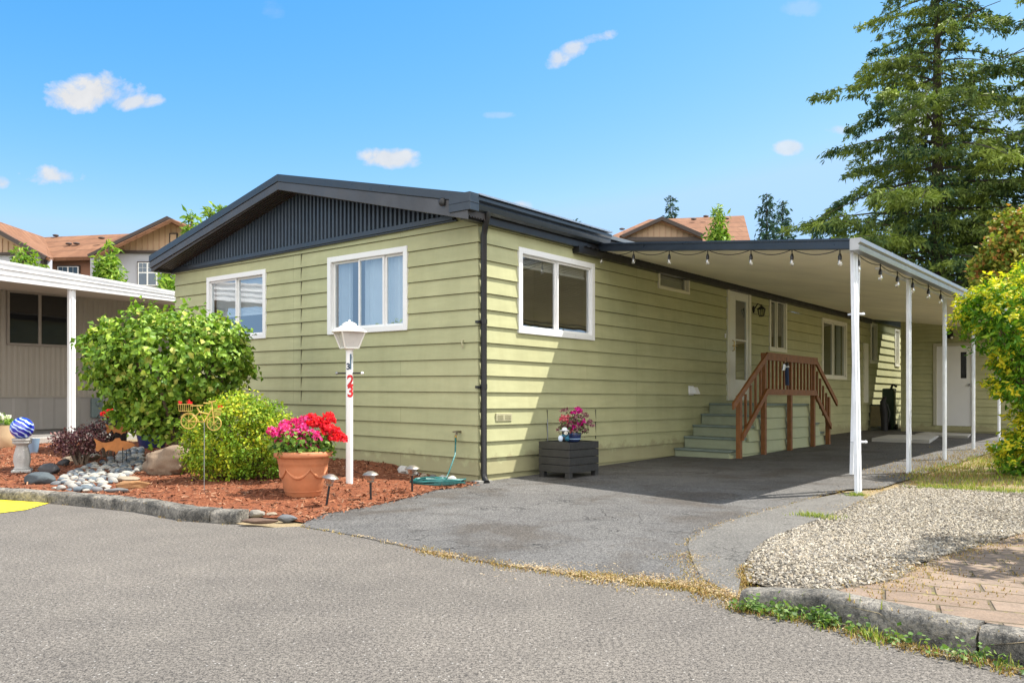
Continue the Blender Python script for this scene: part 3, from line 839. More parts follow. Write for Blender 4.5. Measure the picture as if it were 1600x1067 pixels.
# door bell, siding junctions
m = MB(); m.boxp(PS, sv(1130.5), sv(1132), .02, .035, sz(1131, 528), sz(1131, 521)); m.build('doorbell', WHITE, home)
# wall lantern
lx = sv(1188, .15); lz = sz(1188, 488, .15)
m = MB(); m.ball(PS(lx - .05, .035, lz + .06), .055, 10, 6, .5, .5, 1.3); m.tube([PS(lx - .03, .05, lz + .08), PS(lx, .10, lz + .17), PS(lx + .03, .16, lz + .13), PS(lx + .03, .16, lz + .06)], .012, 8)
m.lathe(PS(lx + .03, .16, lz - .08), [(.045, 0), (.05, .01), (.05, .015)], 6); m.lathe(PS(lx + .03, .16, lz + .06), [(.085, 0), (.09, .008), (.05, .04), (.012, .07), (.012, .09)], 6)
c = PS(lx + .03, .16, lz)
for k in range(6):
    a = 2 * pi * k / 6; m.beam((c[0] + .048 * math.cos(a), c[1] + .048 * math.sin(a), c[2] - .065), (c[0] + .078 * math.cos(a), c[1] + .078 * math.sin(a), c[2] + .062), .008, .008)
lan = m.build('wall_lantern', BLACK, home, smooth=35)
m = MB(); m.lathe((c[0], c[1], c[2] - .064), [(.042, 0), (.072, .124)], 6); m.build('lantern_glass', glassmat('clear_glass', (.85, .85, .8), .12, 3), lan)
# dryer vent hood (white)
vx, vz = sv(1083, .06), sz(1083, 611, .06)
m = MB(); m.prism([(-.07, .07), (.07, .07), (.07, -.05), (-.07, -.05)], lambda a, b, d: PS(vx + a, .02 + d * (1 if b > 0 else 1.6), vz + b), 0, .09)
m.prism([(-.09, .09), (.09, .09), (.09, -.07), (-.09, -.07)], lambda a, b, d: PS(vx + a, .015 + d, vz + b), 0, .012)
m.build('dryer_vent', WHITE, home, bevel=.006)
# foundation vent, skirting hatch seams
OL2 = M('olive_trim', (.42, .40, .25), .6, .06)
m = MB(); q0, q1 = sv(772.5), sv(797); r0, r1 = sz(785, 657.5), sz(785, 645.5); m.boxp(PS, q0, q1, .01, .032, r0, r1)
for i in range(9):
    for s in (0, 1):
        x = q0 + (q1 - q0) * (.1 + s * .48 + i * .04); m.boxp(PS, x, x + .006, .031, .037, r0 + .02, r1 - .02)
m.build('foundation_vent', OL2, home, bevel=.002)
m = MB(); h0, h1 = sv(853.5), sv(929)
for x in (h0, h1):
    m = MB(); m.boxp(PS, x, x + .004, .0, .0245, sz(855, 690), sz(855, 640)); m.build('hatch_seam', M('seam_shadow_gap', (.12, .12, .08), .9), home)
m = MB(); m.tube([PS(h0 - .01, .03, sz(853, 655)), PS(h0 - .01, .03, sz(853, 690))], .006, 6); m.build('hatch_latch', GALV, home)
# rope hook
m = MB(); m.tube([PF(.22, .02, 1.72), PF(.22, .05, 1.70), PF(.21, .05, 1.66), PF(.22, .03, 1.62)], .009, 6); m.build('hook', OL2, home, smooth=40)
# tap
m = MB(); tx, tz = .27, .60
m.tube([PF(tx, .0, tz), PF(tx, .09, tz)], .014, 8); m.tube([PF(tx, .07, tz), PF(tx + .01, .09, tz - .05)], .013, 8)
m.lathe(PF(tx, .11, tz - .0), [(.008, -.01), (.035, -.005), (.035, .005), (.008, .012)], 10)
tap = m.build('tap', M('dull_brass', (.22, .19, .14), .4, .2, 9, metal=.8), home, smooth=40)

# ------------------------------------------------------------------ shed across the end of the carport
W0, W1, VS = .86, 4.6, 15.3
shed = thing('storage_shed', H(W0, VS, .1), 'olive lap sided storage shed with a plain white door at the end of the carport', 'shed')
def PB(a, o, z): return H(a, VS - o, z)
def wsh(px):
    r = (px - CX) / F; x0, y0 = C0[0] + VX * VS, C0[1] + VY * VS
    return (y0 * r - x0) / (NX - NY * r)
def zsh(px, py):
    w = wsh(px); Y = C0[1] + VY * VS + NY * w
    return CH + (HY - py) / F * Y + .0083 * w + .0065 * VS
dw0, dw1, dz0, dz1 = wsh(1460), wsh(1523), zsh(1490, 665), zsh(1490, 537)
siding(PB, W0, W1, -.1, 3.1, [(dw0, dw1, dz0, dz1)], corner0=False).build('wall', OLIVE, shed)
m = MB(); m.quad(H(W0, VS, -.1), H(W0, VS + 3, -.1), H(W0, VS + 3, 3.1), H(W0, VS, 3.1)); m.quad(H(W1, VS, -.1), H(W1, VS + 3, -.1), H(W1, VS + 3, 3.1), H(W1, VS, 3.1))
m.quad(H(W0, VS + 3, -.1), H(W1, VS + 3, -.1), H(W1, VS + 3, 3.1), H(W0, VS + 3, 3.1))
m.build('wall', OLIVE, shed, label='side and rear walls')
m = MB(); m.boxp(H, W0 - .05, W1 + .1, VS + .02, VS + 3.1, 3.1, 3.2); m.build('roof', NAVY, shed)
m = MB(); m.boxp(PB, W0 - .03, W0 + .07, -.03, .035, -.1, 3.1); m.build('corner_trim', OLIVE, shed)
m = MB(); t = .06
for (x0, x1, y0, y1) in ((dw0 - .02, dw0 + t, dz0, dz1 + .02), (dw1 - t, dw1 + .02, dz0, dz1 + .02), (dw0 + t, dw1 - t, dz1 - t, dz1 + .02)): m.boxp(PB, x0, x1, -.05, .045, y0, y1)
m.build('door_frame', M('grey_olive_trim', (.46, .44, .34), .6, .05), shed, bevel=.004)
m = MB(); s0, s1, u0, u1 = wsh(1501), wsh(1510.5), zsh(1505, 591), zsh(1505, 550)
e0, e1, f0, f1 = dw0 + t, dw1 - t, dz0, dz1 - t
for (x0, x1, y0, y1) in ((e0, s0, f0, f1), (s1, e1, f0, f1), (s0, s1, f0, u0), (s0, s1, u1, f1)): m.boxp(PB, x0, x1, -.02, .02, y0, y1)
dr = m.build('door', M('white_steel_door', (.76, .76, .76), .45, .04, 2, bump=.06), shed)
g = MB(); g.boxp(PB, s0, s1, -.018, -.006, u0, u1); g.build('door_window', M('dark_glass', (.012, .012, .014), .08, .1), dr)
g = MB(); g.ball(PB(wsh(1516), .06, zsh(1516, 601)), .033, 12, 8); g.tube([PB(wsh(1516), .02, zsh(1516, 601)), PB(wsh(1516), .06, zsh(1516, 601))], .015, 8); g.build('knob', GALV, dr, smooth=40)
g = MB(); c = PB(wsh(1487), .0, zsh(1487, 525)); g.ball(PB(wsh(1484), .06, zsh(1487, 522)), .11, 12, 8, .8, .8, 1.0); g.ball(PB(wsh(1488.5), .13, zsh(1488, 527)), .055, 10, 6)
g.build('wall_light', BLACK, shed, smooth=40)
g = MB(); g.ball(PB(wsh(1489.5), .165, zsh(1489, 528)), .034, 10, 6); g.build('bulb', WHITE, shed, smooth=40)

# ------------------------------------------------------------------ carport
car = thing('carport', H(2, 2, 0), 'aluminium carport with cream ribbed ceiling and white posts beside the olive home', 'carport')
WA, WB = .10, 3.92
VA_in, VA_out, VB = 2.50, 1.38, VS - .01
ZA, ZB = 3.125, 2.60          # underside heights at wall and at outer edge
def cz(w): return ZA + (ZB - ZA) * (w - WA) / (WB - WA)
def vfront(w): return VA_in + (VA_out - VA_in) * (w - WA) / (WB - WA)
m = MB(); pitch = .15
# ceiling: shallow ribs running out from the wall (along w), pans stacked along v
v = VA_out - .3
while v < VB:
    for (d0, d1, dz0_, dz1_) in ((0, .012, 0, .014), (.012, .022, .014, 0), (.022, pitch, 0, 0)):
        va, vb = v + d0, min(v + d1, VB)
        wlo, whi = WA, WB
        # clip by the skewed front edge
        def wclip(vv): return WA if vv >= VA_in else min(WB, WA + (VA_in - vv) / (VA_in - VA_out) * (WB - WA))
        if vb <= VA_out or vb <= va: continue
        va = max(va, VA_out)
        w0_, w1_ = wclip(va), wclip(vb)
        m.quad(H(w0_, va, cz(w0_) + dz0_), H(WB, va, cz(WB) + dz0_), H(WB, vb, cz(WB) + dz1_), H(w1_, vb, cz(w1_) + dz1_))
    v += pitch
m.build('ceiling', CREAM, car)
m = MB(); T = .085
m.add([H(WA, VA_in, cz(WA) + T), H(WB, VA_out, cz(WB) + T), H(WB, VB + 1.5, cz(WB) + T), H(WA, VB + 1.5, cz(WA) + T)], [(0, 1, 2, 3)])
m.build('roof_sheet', M('pale_roof_metal', (.5, .51, .52), .5, .1, 2), car)
m = MB()   # front fascia
def PFr(t, o, z):
    w = WA + (WB - WA) * t; return H(w, vfront(w) - o, cz(w) + z)
m.boxp(PFr, -.005, 1.0, 0, .05, -.015, .092); m.boxp(PFr, -.005, 1.0, .05, .062, .07, .097); m.build('fascia', NAVY, car, bevel=.004)
m = MB()   # side gutter
gp_ = [(WB, -.03), (WB + .09, -.03), (WB + .10, .02), (WB + .085, .03), (WB + .11, .05), (WB + .11, .095), (WB, .095)]
m.prism(gp_, lambda a, b, d: H(a, d, ZB + b), VA_out - .05, VB + 1.5)
m.build('gutter', GALV, car, bevel=.003)
m = MB(); 
for i in range(120):
    v = 2.1 + i * .11; m.boxp(H, .10, .155, v, v + .07, 3.112, 3.13)
m.boxp(H, .0, .12, 1.95, VB, 3.02, 3.112)
m.build('wall_flashing', BLACK, car, label='black wall flashing along the home')
# lattice posts
def post_piece(P0, P1, parent, name='post', wide=.10, single=False, lab=None):
    """two channel rails with a slotted web between, from base P0 to top P1"""
    P0, P1 = Vector(P0), Vector(P1); L = (P1 - P0).length; d = (P1 - P0) / L
    a = Vector((VX, VY, 0)); m = MB(); b = d.cross(a).normalized(); a = b.cross(d).normalized()
    def Q(x, y, z): return P0 + a * x + b * y + d * z
    if single:
        m.boxp(Q, -wide / 2, wide / 2, -.004, .004, 0, L)
        m.boxp(Q, -wide / 2, -wide / 2 + .006, .004, .03, 0, L); m.boxp(Q, wide / 2 - .006, wide / 2, .004, .03, 0, L)
        m.boxp(Q, -.012, .012, -.010, -.004, 0, L)
    else:
        r = .031
        for s in (-1, 1):
            x0, x1 = sorted((s * (wide / 2), s * (wide / 2 - r)))
            m.boxp(Q, x0, x1, -.018, .018, 0, L)
        z = .05; h = .30
        while z < L - .05:
            m.boxp(Q, -wide / 2 + r, wide / 2 - r, -.006, .006, z + h * .62, min(z + h, L))
            # rounded slot shoulders
            m.ball(Q(0, 0, z + h * .62), .017, 8, 6, 1, .5, .9); m.ball(Q(0, 0, min(z + h, L)), .017, 8, 6, 1, .5, .9)
            z += h
        m.boxp(Q, -wide / 2 + r, wide / 2 - r, -.006, .006, 0, .14)
    return m.build(name, ALU, parent, bevel=.003, label=lab)
WP = 3.77
def zt(w): return cz(w) - .004
bx, by, bz = gpz(1343, 770); tw, tv = 3.78, 1.50
pA = post_piece((bx, by, bz - .02), H(3.90, 1.58, zt(3.90)), car, wide=.15, single=True, lab='bent nearest post, a flat white channel')
bx, by, bz = at(1334, 741, 9.0); post_piece((bx, by, bz), H(3.88, 1.77, zt(3.88)), car, wide=.10, single=True, lab='second channel clamped behind the nearest post, ending above the ground')
m = MB(); 
for (px, py) in ((1338, 491), (1342, 690)):
    m = MB(); c = at(px, py, 8.86); m.box(c, .125, .12, .02, .3); m.ball((c[0] + .06, c[1] - .03, c[2]), .016, 8, 6)
    m.build('post_clamp', ALU, car, bevel=.003)
for i, (px, py) in enumerate(((1420, 739), (1476, 718), (1521, 702.5), (1561, 690))):
    x, y, z = gpz(px, py); w, v = wv(x, y)
    post_piece((x, y, z - .02), H(min(w, 3.85), v, zt(min(w, 3.85))), car, wide=.12)
w, v = 3.62, 14.2; x, y = h2(w, v); post_piece((x, y, .1), H(w, v, zt(w)), car, wide=.11)
m = MB(); m.beam(H(3.72, 3.0, zt(3.7) - .012), H(3.72, VB, zt(3.7) - .012), .05, .02); m.build('beam', ALU, car)

# ------------------------------------------------------------------ porch stairs with railing
por = thing('porch_stairs', H(.5, 7, .05), 'green painted porch with steps at both ends and brown wooden railing', 'porch')
WO = 1.0; g0_ = .02
def gfl(v): return .009 * min(v, 14) + .0065 * v + .0083 * WO - .01     # ground in house z
tv = [4.81, 5.14, 5.45, 5.76, 6.07, 8.28]
zl = .95; zr = [(zl - .03) / 5 * (i + 1) + .03 for i in range(5)]
for i in range(4):
    m = MB(); m.boxp(PS, tv[i] + .02, tv[i + 1] + .02, .03, WO - .02, -.05, zr[i] - .035); st = m.build('step', STEP, por, bevel=.006)
    q = MB(); q.boxp(PS, tv[i] - .01, tv[i + 1] + .02, .03, WO - .0, zr[i] - .033, zr[i]); q.build('tread', TREAD, st, bevel=.008)
m = MB(); m.boxp(PS, tv[4] + .02, tv[5], .03, WO - .02, -.05, zl - .036); m.build('landing_base', STEP, por)
m = MB(); m.boxp(PS, tv[4] - .01, tv[5] + .02, .03, WO, zl - .033, zl); m.build('landing', TREAD, por, bevel=.008)
for i in range(4):
    z = zr[3 - i]; m = MB(); m.boxp(PS, tv[5] + .02 + i * .27, tv[5] + .29 + i * .27, .03, WO - .02, -.05, z - .035); st = m.build('step', STEP, por, bevel=.006)
    q = MB(); q.boxp(PS, tv[5] + .01 + i * .27, tv[5] + .31 + i * .27, .03, WO, z - .033, z); q.build('tread', TREAD, st, bevel=.008)
# lap siding skirt on the outer side
m = MB(); k = 0; z = .0
def vlim(z):
    lo = tv[4] if z > zr[3] - .03 else tv[max(0, min(4, int(math.ceil((z + .035 - .03) / ((zl - .03) / 5))) - 1))]
    return lo
z = -.05
for j in range(6):
    z0_, z1_ = z, min(z + .182, zl - .04)
    lo = tv[min(4, max(0, j - 0))] + .03; hi = tv[5] + max(0, (4 - j)) * .27 - .02
    if z1_ > z0_: m.hexa([PS(lo, WO - .02, z0_), PS(hi, WO - .02, z0_), PS(hi, WO + .030, z0_), PS(lo, WO + .030, z0_), PS(lo, WO - .02, z1_), PS(hi, WO - .02, z1_), PS(hi, WO + .002, z1_), PS(lo, WO + .002, z1_)])
    z += .19
m.build('skirt', M('pale_green_siding', (.41, .43, .26), .62, .06, 3), por)
WR = WO + .06
PV = [4.98, 5.95, 7.1, 8.25, 9.08]; zt_ = 1.80; zb_ = 1.10
def zpt(v): return zt_ if 5.9 < v < 8.3 else .96
rail = MB()
for v in PV:
    q = MB(); q.boxp(PS, v - .04, v + .04, WR - .015, WR + .06, gfl(v) - .03, zpt(v) + (.0 if 5.9 < v < 8.3 else .12)); q.build('rail_post', WOOD, por, bevel=.004)
q = MB(); q.boxp(PS, PV[1] - .02, PV[3] + .05, WR + .062, WR + .10, zt_ - .12, zt_ + .01); q.build('rail', WOOD, por, bevel=.004)
q = MB(); q.boxp(PS, PV[1], PV[3], WR + .062, WR + .10, zb_ - .0, zb_ + .10); q.build('rail', WOOD, por, bevel=.004)
def slope_rail(v0, z0, v1, z1, th=.11):
    q = MB(); q.hexa([PS(v0, WR + .062, z0), PS(v1, WR + .062, z1), PS(v1, WR + .10, z1), PS(v0, WR + .10, z0), PS(v0, WR + .062, z0 + th), PS(v1, WR + .062, z1 + th), PS(v1, WR + .10, z1 + th), PS(v0, WR + .10, z0 + th)])
    q.build('rail', WOOD, por, bevel=.004)
slope_rail(PV[0] - .35, .86, PV[1] + .0, zt_ - .10); slope_rail(PV[0], .37, PV[1], zb_)
slope_rail(PV[3], zt_ - .12, PV[4] + .35, .90); slope_rail(PV[3], zb_ - .05, PV[4], .45)
def baluster(v, z0, z1):
    q = MB(); q.boxp(PS, v - .018, v + .018, WR + .028, WR + .061, z0, z1); q.build('baluster', WOOD, por)
for (p, q_) in ((PV[1], PV[2]), (PV[2], PV[3])):
    n = 6
    for i in range(1, n + 1): baluster(p + (q_ - p) * i / (n + 1), zb_ + .02, zt_ - .02)
for i in range(1, 5):
    t = i / 5; v = PV[0] + (PV[1] - PV[0]) * t; baluster(v, .37 + (zb_ - .37) * t + .03, .96 + (zt_ - .1 - .96) * (t * 1.0) + .0)
for i in range(1, 5):
    t = i / 5; v = PV[3] + (PV[4] - PV[3]) * t; baluster(v, zb_ - .05 + (.45 - zb_) * t + .06, zt_ - .1 + (1.12 - zt_) * t)
# hanging ornament
wx = 6.68; c = PS(wx, WR + .13, zt_ - .05)
orn = thing('wind_chime', c, 'small dark blue and silver wind chime hanging from the brown porch railing', 'wind chime')
m = MB(); m.tube([c, (c[0], c[1], c[2] - .1)], .004, 5); m.ball((c[0], c[1], c[2] - .12), .04, 10, 6); m.build('top', BLACK, orn, smooth=40)
m = MB(); m.tube([(c[0] - .04, c[1], c[2] - .12), (c[0] - .06, c[1], c[2] - .22)], .03, 8); m.ball((c[0] + .01, c[1], c[2] - .16), .035, 8, 6); m.build('bell', M('silver', (.5, .52, .55), .3, .1, 9, metal=.8), orn, smooth=40)
m = MB(); m.tube([(c[0] + .0, c[1], c[2] - .18), (c[0] + .01, c[1], c[2] - .48)], .035, 8); m.build('tail', M('navy_cloth', (.02, .04, .10), .8, .2, 9), orn, smooth=40)
# ------------------------------------------------------------------ string lights
BULB = glassmat('bulb_glass', (.95, .93, .88), .25, 2)
def string_light(name, pts, label, sag=.06, tail=None):
    root = thing(name, pts[0], label, 'string lights', 'string lights under the carport edge')
    m = MB(); path = []
    for a, b in zip(pts[:-1], pts[1:]):
        a, b = Vector(a), Vector(b)
        for i in range(10):
            t = i / 10; p = a.lerp(b, t); p.z -= sag * 4 * t * (1 - t); path.append(p)
    path.append(Vector(pts[-1]))
    m.tube(path, .005, 5); m.build('cord', BLACK, root, smooth=60)
    for p in pts:
        q = MB(); q.tube([(p[0], p[1], p[2] + .01), (p[0], p[1], p[2] - .05)], .006, 6)
        q.lathe((p[0], p[1], p[2] - .115), [(.019, 0), (.021, .03), (.013, .06), (.006, .07)], 10); s = q.build('socket', BLACK, root, smooth=40)
        q = MB(); q.lathe((p[0], p[1], p[2] - .185), [(.004, 0), (.018, .008), (.026, .028), (.022, .05), (.013, .072)], 10); q.build('bulb', BULB, s, smooth=60)
    return root
fr = []
for px in (938, 988, 1044, 1104, 1172, 1236, 1311):
    r = (px - CX) / F; best = min((abs((H(WA + (WB - WA) * t, vfront(WA + (WB - WA) * t), 0)[0] / H(WA + (WB - WA) * t, vfront(WA + (WB - WA) * t), 0)[1]) - r), t) for t in [i / 400 for i in range(401)])
    t = best[1]; w = WA + (WB - WA) * t; fr.append(H(w, vfront(w) + .03, cz(w) - .0))
string_light('string_light', fr, 'black string lights hanging in loops along the dark front edge of the carport roof')
sd = [H(3.88, v, 2.585) for v in (1.75, 2.55, 3.25, 3.95, 4.75, 5.45, 6.3, 7.1, 8.0, 9.0, 10, 11)]
string_light('string_light', sd, 'black string lights running away under the grey side gutter of the carport', sag=.03)

# ------------------------------------------------------------------ lamp post
bx, by, bz = gpz(546, 753.5)
lp = thing('lamp_post', (bx, by, bz), 'white garden lamp post with red numerals 23 in front of the olive wall', 'lamp post')
T0 = CH + (HY - 545) / F * by      # bottom of the lantern
m = MB(); m.lathe((bx, by, 0), [(.039, bz - .05), (.039, T0)], 20); pole = m.build('pole', WHITE, lp, smooth=40)
m = MB(); z0 = T0; H1 = CH + (HY - 519) / F * by; R4 = pi / 4
def frust(m, c, r0, z0, r1, z1, n=4, rot=R4):
    vs = [(c[0] + r * math.cos(rot + 2 * pi * k / n), c[1] + r * math.sin(rot + 2 * pi * k / n), z) for r, z in ((r0, z0), (r1, z1)) for k in range(n)]
    m.add(vs, [tuple(range(n - 1, -1, -1)), tuple(range(n, 2 * n))] + [(k, (k + 1) % n, n + (k + 1) % n, n + k) for k in range(n)])
cc = (bx, by)
ROT = R4 + .55
frust(m, cc, .115, z0, .115, z0 + .014, rot=ROT); frust(m, cc, .05, z0 - .02, .06, z0, rot=ROT)
for k in range(4):
    a = ROT + k * pi / 2; m.beam((bx + .11 * math.cos(a), by + .11 * math.sin(a), z0 + .01), (bx + .185 * math.cos(a), by + .185 * math.sin(a), H1), .013, .013)
m.lathe((bx, by, H1), [(.15, -.006), (.192, -.004), (.192, .006), (.08, .075), (.07, .078)], 28); m.lathe((bx, by, H1 + .078), [(.075, 0), (.082, .006), (.05, .028), (.012, .034), (.012, .05), (.002, .06)], 24)
lan = m.build('lantern', M('cream_white_enamel', (.80, .78, .72), .35, .04), lp, smooth=30)
m = MB(); frust(m, cc, .105, z0 + .014, .175, H1 - .006, rot=ROT); m.build('lantern_glass', M('frosted_glass', (.62, .60, .56), .3, .04, coat=.2), lan)
zb = CH + (HY - 583) / F * by
m = MB(); ax = Vector((.98, -.2, 0)).normalized()
m.tube([(bx - ax.x * .145, by - ax.y * .145, zb), (bx + ax.x * .145, by + ax.y * .145, zb)], .009, 8); bar = m.build('crossbar', BLACK, lp, smooth=40)
for s in (-1, 1):
    m = MB(); m.ball((bx + s * ax.x * .148, by + s * ax.y * .148, zb), .017, 10, 8); m.build('bar_end', WHITE if s > 0 else GALV, bar, smooth=60)
def glyph(txt, size, cx_, cz_, col, ang, name='house_number', squash=1.0):
    cu = bpy.data.curves.new('text', 'FONT'); cu.body = txt; cu.size = size; cu.align_x = 'CENTER'; cu.align_y = 'CENTER'; cu.offset = size * .035
    to = bpy.data.objects.new('text', cu); COL.objects.link(to)
    bpy.context.view_layer.update()
    me = bpy.data.meshes.new_from_object(to.evaluated_get(bpy.context.evaluated_depsgraph_get()))
    bpy.data.objects.remove(to)
    import bmesh
    bm = bmesh.new(); bm.from_mesh(me); bmesh.ops.triangulate(bm, faces=bm.faces[:])
    for _ in range(2): bmesh.ops.subdivide_edges(bm, edges=bm.edges[:], cuts=2, use_grid_fill=True); bmesh.ops.triangulate(bm, faces=bm.faces[:])
    bm.to_mesh(me); bm.free()
    for v in me.vertices:
        u, h = v.co.x * squash, v.co.y
        th = ang + u / .0405
        v.co = (.0412 * math.cos(th), .0412 * math.sin(th), cz_ + h - bz)
    me.materials.clear(); me.materials.append(col)
    o = bpy.data.objects.new(name, me); COL.objects.link(o); o.parent = pole; return o
RED = M('red_vinyl', (.55, .015, .02), .4, .05); INK = M('dark_blue_vinyl', (.02, .035, .07), .4, .2)
fa = math.atan2(-by, -bx)
def zpx(py): return CH + (HY - py) / F * (by - .04)
glyph('2', .165, 0, zpx(595.5), RED, fa + .35); glyph('3', .165, 0, zpx(612.5), RED, fa + .35)
glyph('3', .095, 0, zpx(573), INK, fa - .35)
m = MB(); n = 6
for (a0_, a1_, za, zb2) in ((.12, .62, 577, 553), (.82, 1.05, 568, 557)):
    for i in range(n):
        t0 = fa + a0_ + (a1_ - a0_) * i / n; t1 = fa + a0_ + (a1_ - a0_) * (i + 1) / n
        m.quad((bx + .0402 * math.cos(t0), by + .0402 * math.sin(t0), zpx(za)), (bx + .0402 * math.cos(t1), by + .0402 * math.sin(t1), zpx(za)), (bx + .0402 * math.cos(t1), by + .0402 * math.sin(t1), zpx(zb2)), (bx + .0402 * math.cos(t0), by + .0402 * math.sin(t0), zpx(zb2)))
m.build('sticker', M('blue_grey_sticker', (.07, .13, .18), .35, .5, 60), pole)

# ------------------------------------------------------------------ terracotta pot + geranium
px_, py_, pz_ = gpz(474, 772)
pot = thing('flower_pot', (px_, py_, pz_), 'large terracotta pot with moulded rim and swag relief beside the lamp post', 'flower pot')
m = MB(); hh = .44
def swag(a, z):
    return 1 + (.034 * max(0, math.sin(a * 4 + 1.2 * math.sin(z * 30))) if .16 < z < .31 else 0)
m.lathe((px_, py_, pz_), [(.165, 0), (.172, .01), (.178, .045), (.184, .05), (.184, .06), (.188, .065), (.20, .14), (.207, .16), (.215, .2), (.222, .24), (.229, .28), (.236, .31), (.243, .318), (.243, .335), (.245, .34), (.255, .375), (.282, .385), (.288, .40), (.286, .43), (.276, .44), (.262, .44), (.25, .40)], 48, wob=swag)
m.build('pot', TERRA, pot, smooth=50)
for i in range(6):
    m = MB(); a0_ = i * pi / 3; path = []
    for j in range(13):
        u = j / 12; a = a0_ + u * pi / 3; zz = .275 - .085 * 4 * u * (1 - u); rr = .184 + (zz - .06) * .226; path.append((px_ + rr * math.cos(a), py_ + rr * math.sin(a), pz_ + zz))
    m.tube(path, [.006 + .010 * math.sin(pi * j / 12) + .003 * (j % 2) for j in range(13)], 7); m.build('garland_relief', TERRA, pot, smooth=60)
m = MB(); m.lathe((px_, py_, pz_ + .385), [(.25, -.01), (.25, .01)], 24); m.build('potting_soil', M('dark_soil', (.04, .028, .02), .95, .3, 20), pot)

def leafset(centers, per, spread, size, out=None, up=.6, elong=1.5, fold=.25, rnd=.7, vary=.35, count=None):
    """leaf quads (two folded triangles each side) around given centres; out = outward dirs"""
    n = len(centers) * per
    c = np.repeat(centers, per, 0); P = c + rng.normal(0, spread, (n, 3))
    o = np.repeat(out, per, 0) if out is not None else np.zeros((n, 3))
    nrm = o * (1 - up) + np.array([0, 0, up]) + rng.normal(0, rnd, (n, 3)); nrm /= np.linalg.norm(nrm, axis=1)[:, None]
    d = rng.normal(0, 1, (n, 3)) + o * .8 + np.array([0, 0, -.3]); d -= nrm * (d * nrm).sum(1)[:, None]; d /= np.linalg.norm(d, axis=1)[:, None]
    s = np.cross(nrm, d); L = (size * rng.uniform(1 - vary, 1 + vary, n))[:, None]; W = L / elong
    A = P; B = P + d * L * .45 + s * W * .5 + nrm * L * fold * .3; T = P + d * L - nrm * L * .12; D = P + d * L * .45 - s * W * .5 + nrm * L * fold * .3
    M_ = P + d * L * .5
    V = np.stack([A, B, T, D, M_], 1).reshape(-1, 3); i = np.arange(n)[:, None] * 5
    Fc = np.concatenate([i + np.array([[0, 4, 1]]), i + np.array([[1, 4, 2]]), i + np.array([[2, 4, 3]]), i + np.array([[3, 4, 0]])], 0)
    return V, Fc
def shell(n, c, r, lump=.18, f=2.6, lo=.0, inner=.72, seed=0, zmin=-1.0):
    d = rng.normal(0, 1, (n * 3, 3)); d /= np.linalg.norm(d, axis=1)[:, None]; d = d[d[:, 2] > zmin][:n]
    k = 1 + lump * (np.sin(d[:, 0] * f + seed) * np.cos(d[:, 1] * f * 1.3 + seed * 2) + .6 * np.sin(d[:, 2] * f * 2.1 + d[:, 0] * f * 1.7 + seed))
    q = rng.uniform(inner, 1, len(d)) ** .7
    return np.array(c) + d * (k * q)[:, None] * np.array(r), d
def cat(*vf):
    Vs, Fs, n = [], [], 0
    for V, Fc in vf:
        Vs.append(V); Fs.append(Fc + n); n += len(V)
    return np.concatenate(Vs), np.concatenate(Fs)

GER = leafmat('geranium_leaf', [(.10, .20, .03), (.16, .28, .04), (.22, .32, .06), (.07, .15, .03)], .5, .3)
HOT = leafmat('magenta_petal', [(.72, .03, .22), (.80, .06, .32), (.62, .02, .16), (.85, .14, .42)], .6, .3)
SCAR = leafmat('scarlet_petal', [(.75, .012, .02), (.62, .008, .02), (.85, .03, .035), (.7, .02, .05)], .6, .3)
def heads(parent, specs, mat, name='flower_head', pn=36, ps=.02):
    for (c, r) in specs:
        d = rng.normal(0, 1, (pn, 3)); d /= np.linalg.norm(d, axis=1)[:, None]; d[:, 2] = np.abs(d[:, 2]) * .8 - .15
        V, Fc = leafset(np.array(c) + d * r * .75, 2, .006, ps * 1.5, d, up=.1, elong=1.0, fold=.5, rnd=.35)
        fastmesh(name, V, Fc, mat, parent)
gr = thing('geranium', (px_, py_, pz_ + .4), 'geranium with magenta and scarlet flower heads growing in the big terracotta pot', 'flowers')
ctr, dd = shell(230, (px_, py_, pz_ + .47), (.27, .24, .17), .15, zmin=-.25)
V, Fc = leafset(ctr, 5, .03, .05, dd, up=.5, elong=1.05, fold=.3); fastmesh('foliage', V, Fc, GER, gr)
def fp(px, py, dy=0): return at(px, py, py_ + dy)
MAG = [(433, 678), (445, 670), (455, 682), (440, 690), (462, 660), (472, 668), (477, 657), (465, 676), (478, 695), (488, 699), (447, 664), (494, 683), (486, 678), (470, 692), (427, 674), (452, 694)]
SCL = [(487, 652), (490, 660), (483, 664), (500, 666), (513, 651), (516, 658), (508, 664), (517, 672), (528, 681), (505, 676), (520, 684), (497, 657), (511, 670), (525, 674), (535, 686)]
heads(gr, [(fp(a, b, -.16 + .12 * random.random() + (b < 665) * .14), .062 + .014 * random.random()) for a, b in MAG], HOT)
heads(gr, [(fp(a, b, -.10 + .14 * random.random() + (b < 660) * .1), .058 + .014 * random.random()) for a, b in SCL], SCAR)

